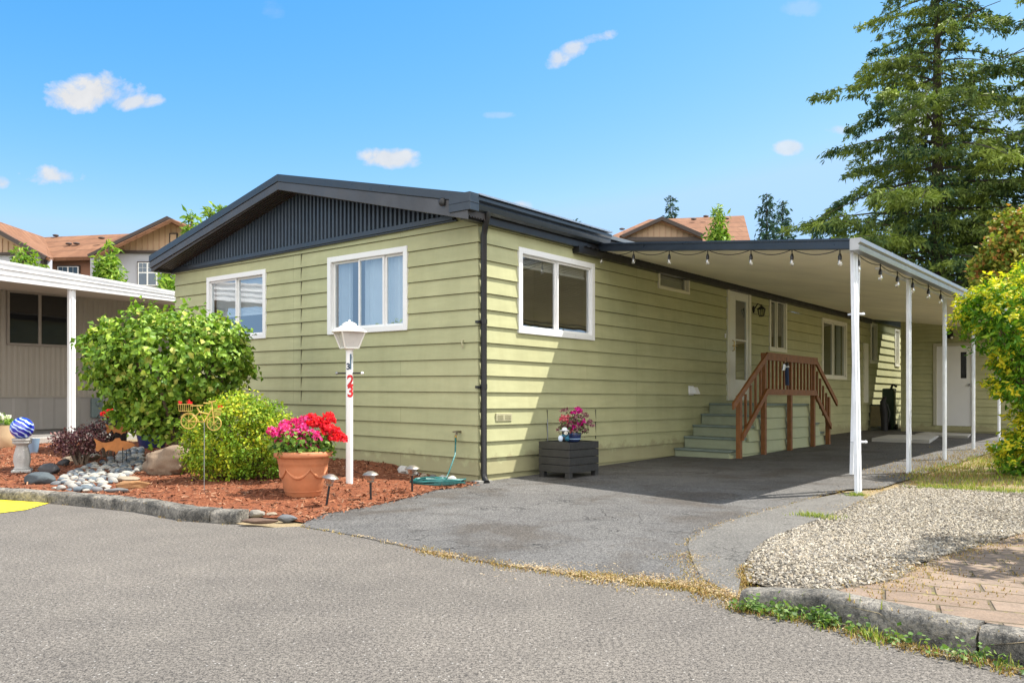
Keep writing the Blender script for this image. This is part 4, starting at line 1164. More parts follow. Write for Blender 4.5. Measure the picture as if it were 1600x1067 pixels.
# ------------------------------------------------------------------ solar path lights
SMOKE = glassmat('ribbed_glass', (.8, .76, .70), .25, 2)
BRZ = M('brushed_nickel', (.42, .38, .33), .35, .12, 9, metal=.85)
def solar(px, py, hy, lean, label):
    x, y, z = gpz(px, py)
    s = thing('solar_light', (x, y, z), label, 'path light', 'solar path lights along the bark bed')
    hz = (HY - hy) / F * y + CH - z; t = Vector((x + lean[0], y + lean[1], z + hz))
    b = Vector((x, y, z - .03)); k = b.lerp(t, (hz - .105) / hz)
    m = MB(); m.tube([b, k], .011, 8); m.build('stake', BLACK, s, smooth=40)
    u = (t - b).normalized()
    def lat(prof, nm, mat, n=20):
        m = MB(); pts = []
        m.tube([k + u * zz for r, zz in prof], [r for r, zz in prof], n, True); return m.build(nm, mat, s, smooth=40)
    lat([(.02, -.005), (.034, 0), (.036, .012)], 'collar', BRZ)
    lat([(.034, .012), (.048, .05), (.05, .066)], 'glass', SMOKE, 12)
    lat([(.05, .062), (.078, .066), (.08, .072), (.06, .09), (.052, .092), (.03, .105), (.002, .108)], 'cap', BRZ)
    return s
solar(509, 791, 739, (.05, -.0), 'leaning solar path light just right of the terracotta pot')
solar(579.5, 782, 734.5, (-.005, 0), 'upright solar path light standing alone below the lamp post')
solar(644, 770, 725.5, (0, 0), 'solar path light next to the coiled green hose')

# ------------------------------------------------------------------ hose + stones by the corner
hx, hy, hz_ = gpz(682, 757)
hose = thing('garden_hose', (hx, hy, hz_), 'dark teal garden hose coiled on the bark by the house corner', 'garden hose')
m = MB(); path = []
for i in range(520):
    a = i * .19; r = .17 + .10 * math.sin(i * .037) + .03 * math.sin(i * .11)
    path.append((hx + r * 1.15 * math.cos(a) + .03 * math.sin(i * .02), hy + .55 * r * math.sin(a), hz_ + .02 + .05 * (i / 520) + .01 * math.sin(a * 2.3)))
m.tube(path, .0095, 6)
tp = PF(.28, .09, .53)
e = path[-1]
m.tube([e, (hx + .10, hy + .02, hz_ + .06), (hx + .13, hy + .10, hz_ + .12), (hx + .2, hy + .22, hz_ + .33), tp], .0095, 6)
m.build('hose', M('teal_rubber', (.015, .12, .115), .4, .3, 12), hose, smooth=60)
m = MB(); m.tube([(tp[0], tp[1], tp[2] - .05), tp, (tp[0], tp[1], tp[2] + .03)], .014, 8); m.build('coupling', BRASS, hose, smooth=40)
def rock(name, c, r, col, label, cat_, group=None, seed=0, flat=.6, sub=4, parent=None, rough=.22, rz=0, cutz=None, fine=.2):
    import bmesh
    bm = bmesh.new(); bmesh.ops.create_icosphere(bm, subdivisions=sub, radius=1)
    rs = random.Random(seed); off = Vector((rs.uniform(-50, 50), rs.uniform(-50, 50), rs.uniform(-50, 50)))
    from mathutils import noise as nz
    planes = [(Vector((rs.gauss(0, 1), rs.gauss(0, 1), rs.gauss(0, .8))).normalized(), rs.uniform(.62, .9)) for _ in range(9)]
    for v in bm.verts:
        p = v.co.copy()
        if rough > .1:
            for nn, dd_ in planes:
                k = p.dot(nn) - dd_
                if k > 0: p -= nn * k * .85
        p *= 1 + rough * .5 * nz.noise(p * 1.3 + off) + rough * .22 * nz.noise(p * 4 + off) + (rough * .1 * nz.noise(p * 11 + off) if sub > 2 else 0)
        ca, sa = math.cos(rz), math.sin(rz); x, y = p.x * r[0], p.y * r[1]
        v.co = Vector((x * ca - y * sa, x * sa + y * ca, p.z * r[2]))
    me = bpy.data.meshes.new(name); bm.to_mesh(me); bm.free(); me.materials.append(col)
    me.polygons.foreach_set('use_smooth', [True] * len(me.polygons)); me.set_sharp_from_angle(angle=math.radians(38))
    o = bpy.data.objects.new(name, me); COL.objects.link(o); o.location = c; tag(o, label, cat_, group); return o
def stone_mat(n, col, v=.3, vs=7, bump=.5): return M(n, [x * .62 for x in col], .85, v, vs, bs=30, bump=bump, fine=.35)
RW = stone_mat('white_rock', (.66, .64, .60), .12); RG = stone_mat('grey_rock', (.20, .20, .20)); RT = stone_mat('tan_rock', (.42, .34, .24)); RO = stone_mat('orange_rock', (.46, .24, .10)); RD = stone_mat('dark_rock', (.085, .085, .09)); RB = stone_mat('brown_boulder', (.34, .245, .165), .35, 3.2, .9)
def rk(px, py, rpx, ry, rzf, mat, lab, seed, up=.3, group=None, rough=.22, rz=0, nm='rock'):
    x, y, z = gpz(px, py); k = y / F
    return rock(nm, (x, y, z + rpx * k * rzf * up), (rpx * k, rpx * k * ry, rpx * k * rzf), mat, lab, 'rock' if nm != 'boulder' else 'boulder', group, seed, rough=rough, rz=rz)
rk(630, 738, 10, .8, .8, RW, 'white rock against the wall left of the coiled hose', 3, .6)
rk(692, 753, 8.5, .9, .8, RW, 'white rock lying behind the coiled hose', 4, .6)
rk(707, 758, 9.5, .9, 1.0, RW, 'largest white rock between hose coil and house corner', 5, .6)
rk(662, 746, 6, .9, .8, RT, 'small tan rock behind the hose near the path light', 6, .6)
rk(676, 750, 7, .9, .8, RG, 'grey rock behind the middle of the hose coil', 8, .6)
rk(651, 742, 4.5, .9, .8, RW, 'tiny white pebble between two path rocks by the wall', 9, .6)
# ------------------------------------------------------------------ planter box, flowers, figurine
bx0, bx1, by0, by1 = .22, .70, .91, 1.56
zg = gz1(*h2(.46, 1.2)) + .01; z0 = zg + .07; zt_b = .475
box = thing('planter_box', H(.46, 1.2, 0), 'charcoal slatted wooden planter box on short feet against the side wall', 'planter box')
n = 4
for i in range(n):
    a, b = z0 + (zt_b - z0) * i / n + .003, z0 + (zt_b - z0) * (i + 1) / n - .003
    m = MB(); m.boxp(H, bx0, bx1, by0, by0 + .025, a, b); m.boxp(H, bx1 - .025, bx1, by0 + .0255, by1 - .0255, a, b); m.boxp(H, bx0, bx1, by1 - .025, by1, a, b); m.boxp(H, bx0, bx0 + .025, by0 + .0255, by1 - .0255, a, b)
    m.build('plank', DARKP, box, bevel=.004)
m = MB(); m.boxp(H, bx0 + .028, bx1 - .028, by0 + .028, by1 - .028, z0, zt_b - .015); m.build('lid', M('black_lid', (.02, .02, .022), .6), box)
for (a, b) in ((bx0 + .04, by0 + .04), (bx1 - .04, by0 + .04), (bx0 + .04, by1 - .04), (bx1 - .04, by1 - .04)):
    m = MB(); m.boxp(H, a - .035, a + .035, b - .035, b + .035, zg - .01, z0 + .002); m.build('foot', DARKP, box, bevel=.003)
c = H(.50, 1.27, zt_b - .012)
fpot = thing('flower_pot', c, 'small dark blue glazed pot standing on the charcoal planter box', 'flower pot')
m = MB(); m.lathe(c, [(.07, 0), (.085, .01), (.10, .05), (.108, .10), (.104, .12), (.09, .12), (.085, .09)], 28); m.build('pot', M('navy_glaze', (.02, .035, .11), .12, .2, 9, coat=.4), fpot, smooth=45)
m = MB(); m.lathe((c[0], c[1], c[2] + .035), [(.1012, 0), (.1035, .012)], 28); m.build('glaze_band', M('pale_blue_glaze', (.35, .5, .7), .2), fpot, smooth=45)
bq = thing('potted_flowers', (c[0], c[1], c[2] + .11), 'pink and magenta flowers with dusky stems in the small blue pot on the planter box', 'flowers')
ctr, dd = shell(110, (c[0], c[1], c[2] + .2), (.15, .15, .14), .2, zmin=-.6); V, Fc = leafset(ctr, 5, .03, .035, dd, up=.4, elong=1.3)
fastmesh('foliage', V, Fc, leafmat('dusky_leaf', [(.10, .16, .05), (.20, .10, .10), (.14, .07, .07), (.08, .13, .04), (.26, .14, .14)], .6, .2), bq)
Yb = c[1] - .08
def fb(px, py, dy=0): return at(px, py, Yb + dy)
heads(bq, [(fb(a, b, random.uniform(-.05, .05)), .036) for a, b in ((902, 639), (896, 645), (906, 643), (893, 660), (886, 664), (902, 662), (911, 658), (897, 667), (890, 670), (908, 664))], leafmat('deep_pink_petal', [(.65, .01, .28), (.55, .01, .20), (.75, .05, .40)], .6, .3), pn=26, ps=.015)
heads(bq, [(fb(a, b, random.uniform(-.05, .05)), .034) for a, b in ((880, 652), (884, 657), (878, 656), (888, 651), (894, 672))], leafmat('coral_pink_petal', [(.75, .16, .22), (.85, .35, .38), (.65, .06, .14)], .6, .3), pn=26, ps=.015)
heads(bq, [(fb(a, b, random.uniform(-.06, .06)), .034) for a, b in ((878, 642), (884, 640), (916, 650), (920, 662), (925, 665), (914, 647), (900, 652), (909, 652), (922, 658), (872, 672))], leafmat('mauve_bud', [(.28, .10, .14), (.40, .17, .22), (.20, .07, .09), (.45, .28, .28)], .7, .2), pn=22, ps=.012)
c = H(.56, 1.0, zt_b - .0)
fig = thing('figurine', c, 'small garden figurine in white hat and blue scarf sitting on the planter box', 'figurine')
u = Vector((.0, -1, 0)); x, y, z = c
m = MB(); m.ball((x, y, z + .05), .052, 14, 10, 1, .85, 1); m.ball((x + .005, y - .01, z + .115), .042, 14, 10); m.build('body', M('black_resin', (.03, .028, .03), .4), fig, smooth=60)
m = MB(); m.ball((x - .052, y - .035, z + .045), .036, 12, 8, .9, .6, 1.1); m.build('mitten', M('pale_blue_resin', (.55, .65, .8), .4), fig, smooth=60)
m = MB(); m.ball((x + .012, y - .042, z + .112), .026, 12, 8, 1, .5, 1); m.build('face', M('cream_resin', (.8, .76, .66), .4), fig, smooth=60)
for k in (0.004, .022):
    m = MB(); m.ball((x + k, y - .056, z + .118), .005, 6, 4); m.build('eye', BLACK, fig, smooth=60)
m = MB(); m.lathe((x, y, z + .138), [(.06, 0), (.064, .006), (.036, .012), (.03, .034), (.016, .044)], 18); m.build('hat', M('white_felt', (.68, .70, .72), .8), fig, smooth=50)
m = MB(); m.tube([(x - .035, y - .02, z + .082), (x, y - .045, z + .075), (x + .04, y - .02, z + .08), (x + .02, y - .06, z + .03)], .014, 8); m.ball((x + .03, y - .045, z + .04), .028, 10, 6, 1.1, .6, 1); m.build('scarf', M('teal_scarf', (.01, .11, .18), .7), fig, smooth=50)

# ------------------------------------------------------------------ gazing ball on pedestal
x, y, z = gpz(34.5, 738)
ped = thing('pedestal', (x, y, z), 'white fluted concrete pedestal under the blue glass globe', 'pedestal')
pt = CH + (HY - 684) / F * y; hh = pt - z
m = MB(); m.box((x, y, z + .02), .21, .21, .04, .4); m.build('base', RW, ped, bevel=.012)
m = MB(); m.lathe((x, y, z + .04), [(.085, 0), (.09, .012), (.078, .03), (.092, hh * .25), (.088, hh * .4), (.066, hh * .62), (.062, hh * .68), (.075, hh * .72)], 32, wob=lambda a, zz: 1 + (.06 * math.cos(8 * a) if .03 < zz < hh * .66 else 0)); m.build('column', RW, ped, smooth=50)
m = MB(); m.lathe((x, y, z + .04 + hh * .72), [(.07, 0), (.10, .01), (.105, .03), (.095, .04), (.11, .05), (.11, hh * .28 - .045)], 28); m.build('capital', RW, ped, smooth=40)
t = NT('blue_swirl_glass')
a = t.n('TexWave', {'Scale': 7.0, 'Distortion': 7.0, 'Detail': 2.0}); mp = t.n('Mapping', {'Vector': t.tc.outputs['Object'], 'Rotation': (.5, .9, .3)}); t.t.links.new(mp.outputs[0], a.inputs['Vector'])
cb = t.ramp(a.outputs['Fac'], [(.45, (.005, .02, .38)), (.72, (.02, .08, .6)), (.9, (.5, .65, .9))])
BG = t.done(t.pbr(cb, .06, 0, None, .8, 1.0))
m = MB(); m.ball((0, 0, 0), .133, 32, 20)
gb = m.build('glass_globe', BG, None, smooth=80); gb.location = (x, y, pt + .118); tag(gb, 'blue swirled glass gazing ball on the white pedestal', 'gazing ball')

# ------------------------------------------------------------------ pots at the left
def lathe_pot(name, px, py, rpx, hpx, mat, label, cat_='flower pot', prof=None, Y=None):
    x, y, z = gpz(px, py); k = y / F; r, h = rpx * k, hpx * k
    t_ = thing(name, (x, y, z), label, cat_)
    m = MB(); m.lathe((x, y, z), prof(r, h) if prof else [(r * .7, 0), (r * .74, h * .04), (r * .92, h * .7), (r, h * .93), (r * 1.02, h), (r * .92, h), (r * .9, h * .9)], 30); m.build('pot', mat, t_, smooth=45)
    m = MB(); m.lathe((x, y, z + h * .88), [(r * .9, 0), (r * .9, h * .03)], 20); m.build('potting_soil', M('dark_soil', (.04, .028, .02), .95, .3, 20), t_)
    return (x, y, z, r, h)
q = lathe_pot('planter_barrel', 2, 700, 21, 36, M('beige_resin', (.58, .44, .27), .6, .08), 'beige barrel shaped planter at the left edge with white flowers', 'planter', lambda r, h: [(r * .72, 0), (r * .9, h * .2), (r, h * .55), (r * .94, h * .95), (r * .96, h), (r * .86, h), (r * .84, h * .9)])
f = thing('white_flowers', (q[0], q[1], q[2] + q[4]), 'white flowers with light green leaves in the beige barrel planter', 'flowers')
ctr, dd = shell(70, (q[0], q[1], q[2] + q[4] + .03), (.17, .17, .12), zmin=-.2); V, Fc = leafset(ctr, 5, .02, .05, dd, elong=1.4); fastmesh('foliage', V, Fc, leafmat('lime_leaf', [(.20, .34, .05), (.28, .42, .08), (.14, .26, .04)], .5, .3), f)
heads(f, [((q[0] + random.uniform(-.12, .14), q[1] - .1 + random.uniform(-.05, .1), q[2] + q[4] + random.uniform(.10, .18)), .045) for _ in range(9)], leafmat('white_petal', [(.8, .8, .76), (.75, .76, .7)], .6, .3), pn=22, ps=.02)
lathe_pot('flower_pot', 52, 708, 9, 23, M('blue_grey_pot', (.20, .30, .42), .4, .1), 'small blue pot standing behind the white pedestal')
q = lathe_pot('flower_pot', 238, 700, 25, 30, M('navy_glaze', (.01, .016, .07), .12, .2, 9, coat=.4), 'wide dark navy glazed pot under the round leafy bush')
q = lathe_pot('flower_pot', 186, 692, 14, 30, M('black_pot', (.015, .015, .016), .5), 'black pot holding the red geranium behind the rusty fish')
f = thing('geranium', (q[0], q[1], q[2] + q[4]), 'red geranium in the black pot left of the round leafy bush', 'flowers')
ctr, dd = shell(80, (q[0], q[1], q[2] + q[4] + .08), (.2, .2, .15), zmin=-.3); V, Fc = leafset(ctr, 5, .03, .055, dd, elong=1.1); fastmesh('foliage', V, Fc, GER, f)
def hd(px, py, Y, r): return (at(px, py, Y), r)
heads(f, [hd(a, b, q[1] - .1, .06) for a, b in ((165, 644), (172, 641), (176, 646), (170, 650), (183, 647), (188, 652), (161, 648))], SCAR, pn=30)
RUST = M('rusty_steel', (.46, .17, .045), .75, .3, 8, bump=.4)
fish_poly = [(-.5, .20), (-.44, .06), (-.46, -.10), (-.40, -.13), (-.28, -.02), (-.24, -.06), (-.21, -.14), (-.15, -.09), (0, -.13), (.03, -.18), (.09, -.12), (.25, -.10), (.42, -.03), (.5, .02), (.44, .07), (.3, .12), (.16, .14), (.12, .21), (.02, .2), (-.04, .13), (-.2, .09), (-.3, .1), (-.42, .16)]
def fish(px, py, wpx, label, dz=0, Y=None):
    g = gpz(px, py); Yd = g[1] if Y is None else Y; c = at(px, py, Yd); k = wpx * Yd / F
    o = thing('fish_cutout', (c[0], c[1], gz1(c[0], c[1])), label, 'garden ornament', 'rusty fish silhouettes')
    m = MB(); m.prism(fish_poly, lambda a, b, d: (c[0] + a * k, c[1] + d + .1 * a * k, c[2] + b * k), 0, .006); m.build('silhouette', RUST, o)
    for s in (-.2, .2):
        m = MB(); m.tube([(c[0] + s * k, c[1] + .004, c[2] - .02), (c[0] + s * k, c[1] + .004, gz1(c[0], c[1]) - .03)], .005, 6); m.build('stake', BLACK, o)
fish(179, 697, 62, 'lower rusty steel fish silhouette above the river stones', Y=10.7)
fish(188, 671, 46, 'upper rusty steel fish silhouette in front of the black pot', Y=11.0)

# ------------------------------------------------------------------ bicycle garden stake
Yk = gpz(319, 768)[1]; BZ = gpz(319, 768)
bike = thing('bicycle_stake', BZ, 'miniature yellow wire bicycle ornament on a thin stake in front of the golden shrub', 'garden ornament')
YEL = M('yellow_wire', (.62, .42, .10), .45, .1, 12)
def kp(zx, zy, dy=0): return at(270 + zx * .0843, 600 + zy * .0843, Yk + dy)
def ring(c, r, n=28, tx=1.0):
    return [(c[0] + r * tx * math.cos(2 * pi * i / n), c[1] + .15 * r * math.cos(2 * pi * i / n), c[2] + r * math.sin(2 * pi * i / n)) for i in range(n + 1)]
for cx_, cy_, rp, nm in ((295, 690, 135, 'wheel'), (765, 730, 125, 'wheel')):
    c = kp(cx_, cy_); r = rp * .0843 * Yk / F; m = MB(); m.tube(ring(c, r), .0052, 6, False)
    for i in range(8):
        a = 2 * pi * i / 8; m.tube([c, (c[0] + r * math.cos(a), c[1] + .15 * r * math.cos(a), c[2] + r * math.sin(a))], .0024, 4)
    m.ball(c, .008, 8, 6); m.build(nm, YEL, bike, smooth=60)
m = MB()
for pl, r in ((((295, 690), (585, 700), (500, 520), (295, 690)), .004), (((500, 520), (690, 560)), .004), (((585, 700), (720, 470)), .005), (((720, 330), (735, 470), (765, 730)), .004),
              (((570, 350), (680, 355), (720, 330), (665, 320)), .004), (((720, 330), (800, 310)), .004), (((450, 430), (500, 520)), .005), (((150, 620), (200, 560), (280, 530), (370, 550), (430, 600), (470, 680)), .003)):
    m.tube([kp(*p) for p in pl], r * 1.4, 6)
m.beam(kp(340, 400), kp(550, 395), .03, .012); m.ball(kp(520, 525), .012, 8, 6); m.build('frame', YEL, bike, smooth=50)
for (xa, xb, ya, yb) in ((100, 370, 375, 500), (765, 900, 460, 570)):
    m = MB()
    for t in (0, 1):
        yy = ya if t == 0 else yb; ins = 0 if t == 0 else 15; dd_ = .03
        m.tube([kp(xa + ins, yy, -dd_), kp(xb - ins, yy, -dd_), kp(xb - ins, yy, dd_), kp(xa + ins, yy, dd_), kp(xa + ins, yy, -dd_)], .003, 5)
    for i in range(8):
        xx = xa + (xb - xa) * i / 7; xx2 = xa + 15 + (xb - xa - 30) * i / 7
        for s in (-.03, .03): m.tube([kp(xx, ya, s), kp(xx2, yb, s)], .0018, 4)
    m.build('basket', YEL, bike, smooth=50)
m = MB(); m.tube([kp(585, 700), (BZ[0], BZ[1], BZ[2] - .05)], .0042, 6); m.build('stake', GALV, bike, smooth=50)
heads(bike, [(kp(a, b), .014) for a, b in ((140, 345), (320, 345), (300, 340), (870, 410))], SCAR, 'wire_flower', 10, .01)

# ------------------------------------------------------------------ boulder, flat rocks, slate, river stones
rk(262, 741, 45, .75, .66, RB, 'large brown boulder beside the golden shrub', 21, .62, nm='boulder', rough=.55)
rk(207, 764, 26, .5, .32, RO, 'flat orange sandstone slab below the boulder', 23, .8, rough=.3, rz=.2)
rk(200, 752, 21, .5, .2, RT, 'flat pale slab lying just above the orange sandstone', 24, 1.0, rough=.25)
rk(182, 770, 19, .4, .25, RG, 'long grey stone at the kerb left of the orange slab', 25, .8)
rk(138, 720, 19, .7, .42, stone_mat('beige_block', (.50, .44, .35), .12), 'pale squarish block at the back of the stone bed', 26, .7, rough=.35)
rk(112, 722, 14, .7, .5, RT, 'tan and brown rock left of the pale block', 27, .7, rough=.3)
rk(100, 727, 9, .8, .7, RD, 'small black rock at the top edge of the stone bed', 28, .7)
rk(77, 741, 18, .7, .6, RD, 'dark rounded rock nearest the white pedestal', 29, .6)
rk(62, 756, 24, .6, .5, stone_mat('slate_blue_rock', (.10, .125, .14), .3), 'largest dark bluish rock at the front left of the stone bed', 30, .6, rough=.15)
rk(193, 741, 11, .7, .45, RD, 'small dark rock between stones and boulder', 31, .7)
rk(407, 819, 29, .4, .16, stone_mat('brown_slate', (.17, .105, .07), .3), 'flat brown slate closing the end of the kerb', 32, 1.2, rough=.2)
rk(449, 814, 15, .5, .45, stone_mat('blue_grey_slate', (.19, .20, .215), .3), 'blue grey stone at the right end of the kerb slates', 33, .7, rz=.3, rough=.3)
rk(400, 808, 15, .5, .4, stone_mat('pale_slate', (.36, .33, .28), .25), 'tilted pale slate piece behind the brown slate', 34, .9, rough=.35)
rk(425, 806, 10, .6, .35, RT, 'small tan stone behind the kerb slates', 35, .8, rough=.3)
BEDP = [gpz(*p)[:2] for p in ((70, 772), (95, 752), (112, 740), (135, 731), (165, 722), (200, 704), (222, 702), (222, 735), (200, 745), (180, 756), (165, 770), (150, 781))]
pts = []
for p in scatter_in(BEDP, 6000, keep=lambda Q: dist_line(Q, KL) > .21):
    r = random.uniform(.035, .075)
    if all(math.dist(p, q[:2]) > (r + q[2]) * .62 for q in pts): pts.append((p[0], p[1], r))
    if len(pts) >= 230: break
SM = [stone_mat('pale_river_stone', (.46, .44, .40), .15), stone_mat('grey_river_stone', (.24, .255, .27), .2), stone_mat('blue_river_stone', (.16, .20, .235), .2), stone_mat('cream_river_stone', (.56, .53, .46), .12)]
protos = []
for i, (px2, py2, r) in enumerate(pts):
    if i < 12:
        o = rock('river_stone', (0, 0, 0), (1, .72 + .05 * (i % 4), .45 + .04 * (i % 3)), SM[i % 4], 'rounded pale, grey or bluish river stone in the dry stream bed beside the boulder', 'river stone', 'river stones in the dry stream bed', 50 + i, rough=.12, sub=2)
        protos.append(o)
    else:
        front = gz1(px2, py2) < .0
        o = protos[random.randrange(12)].copy(); COL.objects.link(o)
    o.location = (px2, py2, gz1(px2, py2) + r * .28 + .008); o.rotation_euler = (random.uniform(-.2, .2), random.uniform(-.2, .2), random.uniform(0, 6.28)); o.scale = (r, r, r)

# ------------------------------------------------------------------ things left at the far end of the side wall
def spot(px, py): return gpz(px, py)
x, y, z = spot(1389, 671)
gt = thing('tool_cart', (x, y, z), 'tall dark green upright cart with white knob at the far end of the side wall', 'cart')
m = MB(); m.box((x, y, z + .55), .26, .30, 1.1, .9); m.build('body', M('bottle_green', (.02, .05, .03), .5, .2), gt, bevel=.04)
m = MB(); m.tube([(x + .0, y - .1, z + 1.05), (x + .02, y - .16, z + 1.2), (x + .14, y - .12, z + 1.15)], .035, 8); m.build('handle', BLACK, gt, smooth=40)
m = MB(); m.ball((x + .07, y - .2, z + 1.06), .035, 10, 6); m.build('knob', WHITE, gt, smooth=50)
for s in (-.1, .1):
    m = MB(); m.tube([(x + s, y - .18, z + .08), (x + s + .02, y - .2, z + .08)], .08, 14); m.build('wheel', BLACK, gt, smooth=40)
x, y, z = spot(1371, 672)
lb = thing('folding_chair', (x, y, z), 'folded black framed tan chair leaning at the far end of the side wall', 'chair')
m = MB()
for s in (-.13, .13): m.tube([(x + s - .12 * (s < 0), y + .0, z), (x + s - .02, y + .1, z + .66)], .018, 8)
m.tube([(x - .15, y + .1, z + .66), (x + .11, y + .1, z + .66)], .016, 8); m.build('frame', BLACK, lb, smooth=40)
m = MB(); m.hexa([(x - .19, y - .0, z + .1), (x + .1, y - .0, z + .1), (x + .1, y + .03, z + .1), (x - .19, y + .03, z + .1), (x - .13, y + .08, z + .62), (x + .09, y + .08, z + .62), (x + .09, y + .1, z + .62), (x - .13, y + .1, z + .62)]); m.build('fabric', M('tan_fabric', (.24, .20, .10), .9, .2, 9), lb, bevel=.01)
x, y, z = spot(1382, 673)
bb = thing('golf_bag', (x, y, z), 'slim black upright bag between the folded chair and the green cart', 'bag')
m = MB(); m.tube([(x, y, z), (x, y + .01, z + .45), (x - .03, y + .02, z + .75), (x + .03, y + .0, z + .88)], [.085, .09, .075, .03], 12); m.build('bag', M('black_cloth', (.015, .014, .014), .7), bb, smooth=60)
m = MB(); m.tube([(x + .09, y - .02, z + .2), (x + .12, y - .05, z + .45), (x + .06, y - .02, z + .7)], .012, 6); m.build('strap', BLACK, bb, smooth=60)
# ------------------------------------------------------------------ plants
def trunk(parent, pts, r, mat, name='trunk'):
    m = MB(); m.tube(pts, r, 9); return m.build(name, mat, parent, smooth=60)
BARK = M('bark', (.14, .10, .07), .9, .3, 6, bs=25, bump=.9)
BARK2 = M('fir_bark', (.065, .050, .036), .9, .3, 3, bs=12, bump=.9)
# round leafy bush (broad heart shaped leaves)
bx, by = at(263, 700, 10.75)[:2]; bz = gz1(bx, by)
bush = thing('round_bush', (bx, by, bz), 'big round bush with broad green leaves and pinkish tips below the left window', 'bush')
lf = leafmat('broad_leaf', [(.10, .21, .018), (.16, .29, .025), (.24, .37, .04), (.08, .17, .018), (.30, .40, .055), (.17, .30, .03), (.26, .40, .04), (.22, .36, .035), (.42, .42, .09), (.15, .27, .025), (.30, .42, .05), (.12, .22, .02), (.16, .28, .03), (.24, .38, .04), (.09, .17, .015), (.20, .33, .03), (.38, .46, .07), (.14, .25, .02)], .5, .22, spec=.3)
sets = []
for (pxc, pyc, rx, rz_, n, sd_) in ((266, 565, 119, 84, 640, 0), (225, 610, 62, 55, 190, 2), (240, 640, 44, 42, 120, 3), (330, 560, 66, 62, 170, 4), (180, 560, 50, 55, 130, 5), (262, 645, 52, 42, 110, 6)):
    c = at(pxc, pyc, by); k = by / F
    ctr, dd = shell(int(n * .72), c, (rx * k, rx * k * .85, rz_ * k), .12, f=5.5, seed=sd_, inner=.62)
    sets.append(leafset(ctr, 12, .055, .078, dd, up=.3, elong=1.2, fold=.45, rnd=.5))
V, Fc = cat(*sets); fastmesh('foliage', V, Fc, lf, bush)
c0 = at(281, 706, by); z0 = gz1(c0[0], c0[1])
m = MB(); m.tube([(c0[0], by, z0 - .05), (c0[0] - .03, by, z0 + .22), (c0[0] - .1, by, z0 + .5)], [.075, .06, .045], 9)
for k in range(9):
    a = 2.4 * k; m.tube([(c0[0] - .06, by, z0 + .3 + .03 * k), (c0[0] - .1 + .45 * math.cos(a), by + .4 * math.sin(a), z0 + .8 + .05 * k), (c0[0] - .15 + .8 * math.cos(a), by + .6 * math.sin(a), z0 + 1.25 + .06 * k)], [.03, .018, .006], 6)
m.build('trunk', BARK, bush, smooth=60)

def shrub(name, px, py, Y, lobes, mat, label, cat_, f=2.6, leaf=.03, per=9, spread=.03, elong=1.8, stem=True, inner=.7, up=.35, lump=.12, rnd=.6, twig=BARK):
    x = (px - CX) / F * Y; z = gz1(x, Y)
    root = thing(name, (x, Y, z), label, cat_)
    sets = []; k = Y / F
    for i, (pxc, pyc, rx, rz_, n) in enumerate(lobes):
        c = at(pxc, pyc, Y); ctr, dd = shell(n, c, (rx * k, rx * k * .9, rz_ * k), lump, f=f, seed=i * 1.7, inner=inner)
        ok = ctr[:, 2] > z + .02; sets.append(leafset(ctr[ok], per, spread, leaf, dd[ok], up=up, elong=elong, rnd=rnd))
    V, Fc = cat(*sets); fastmesh('foliage', V, Fc, mat, root)
    if stem:
        m = MB()
        for i, (pxc, pyc, rx, rz_, n) in enumerate(lobes):
            c = at(pxc, pyc, Y)
            for j in range(5):
                a = j * 1.3 + i; e = (c[0] + .6 * rx * k * math.cos(a), c[1] + .6 * rx * k * math.sin(a), max(z + .05, c[2] + .3 * rz_ * k * math.sin(a * 2)))
                m.tube([(x + .05 * math.cos(a), Y + .05 * math.sin(a), z - .03), ((x + e[0]) / 2, (Y + e[1]) / 2, (z + e[2]) / 2 + .05), e], [.016, .011, .004], 5)
        m.build('stems', twig, root)
    return root
GOLD = leafmat('golden_leaf', [(.42, .48, .02), (.28, .40, .02), (.54, .55, .03), (.18, .30, .02), (.34, .45, .025), (.60, .52, .04), (.24, .36, .02)], .5, .18, patch=(.14, .26, .02), ps=3.2)
shrub('golden_shrub', 378, 757, 9.25, [(375, 682, 76, 62, 560), (350, 708, 58, 48, 270), (400, 708, 50, 46, 220), (325, 690, 40, 46, 150), (380, 642, 54, 28, 170), (425, 680, 34, 40, 110)], GOLD, 'dense rounded golden green shrub between boulder and terracotta pot', 'shrub', leaf=.036, per=12, spread=.034, elong=1.6, inner=.72, lump=.11, f=7)
shrub('barberry', 128, 706, 10.9, [(120, 690, 34, 20, 160), (143, 683, 20, 26, 90), (100, 690, 20, 14, 60)], leafmat('purple_leaf', [(.16, .055, .06), (.10, .035, .045), (.27, .12, .12), (.07, .03, .035), (.40, .24, .22)], .5, .15), 'low purple leaved barberry shrub left of the rusty fish', 'shrub', leaf=.035, per=8, spread=.035, elong=1.6, inner=.4)
shrub('dark_shrub', 168, 686, 12.0, [(165, 674, 26, 20, 120)], leafmat('blackish_leaf', [(.035, .02, .025), (.06, .03, .03), (.03, .035, .02)], .5, .1), 'small blackish shrub in the shade behind the barberry', 'shrub', leaf=.035, per=8, elong=1.6, inner=.4)
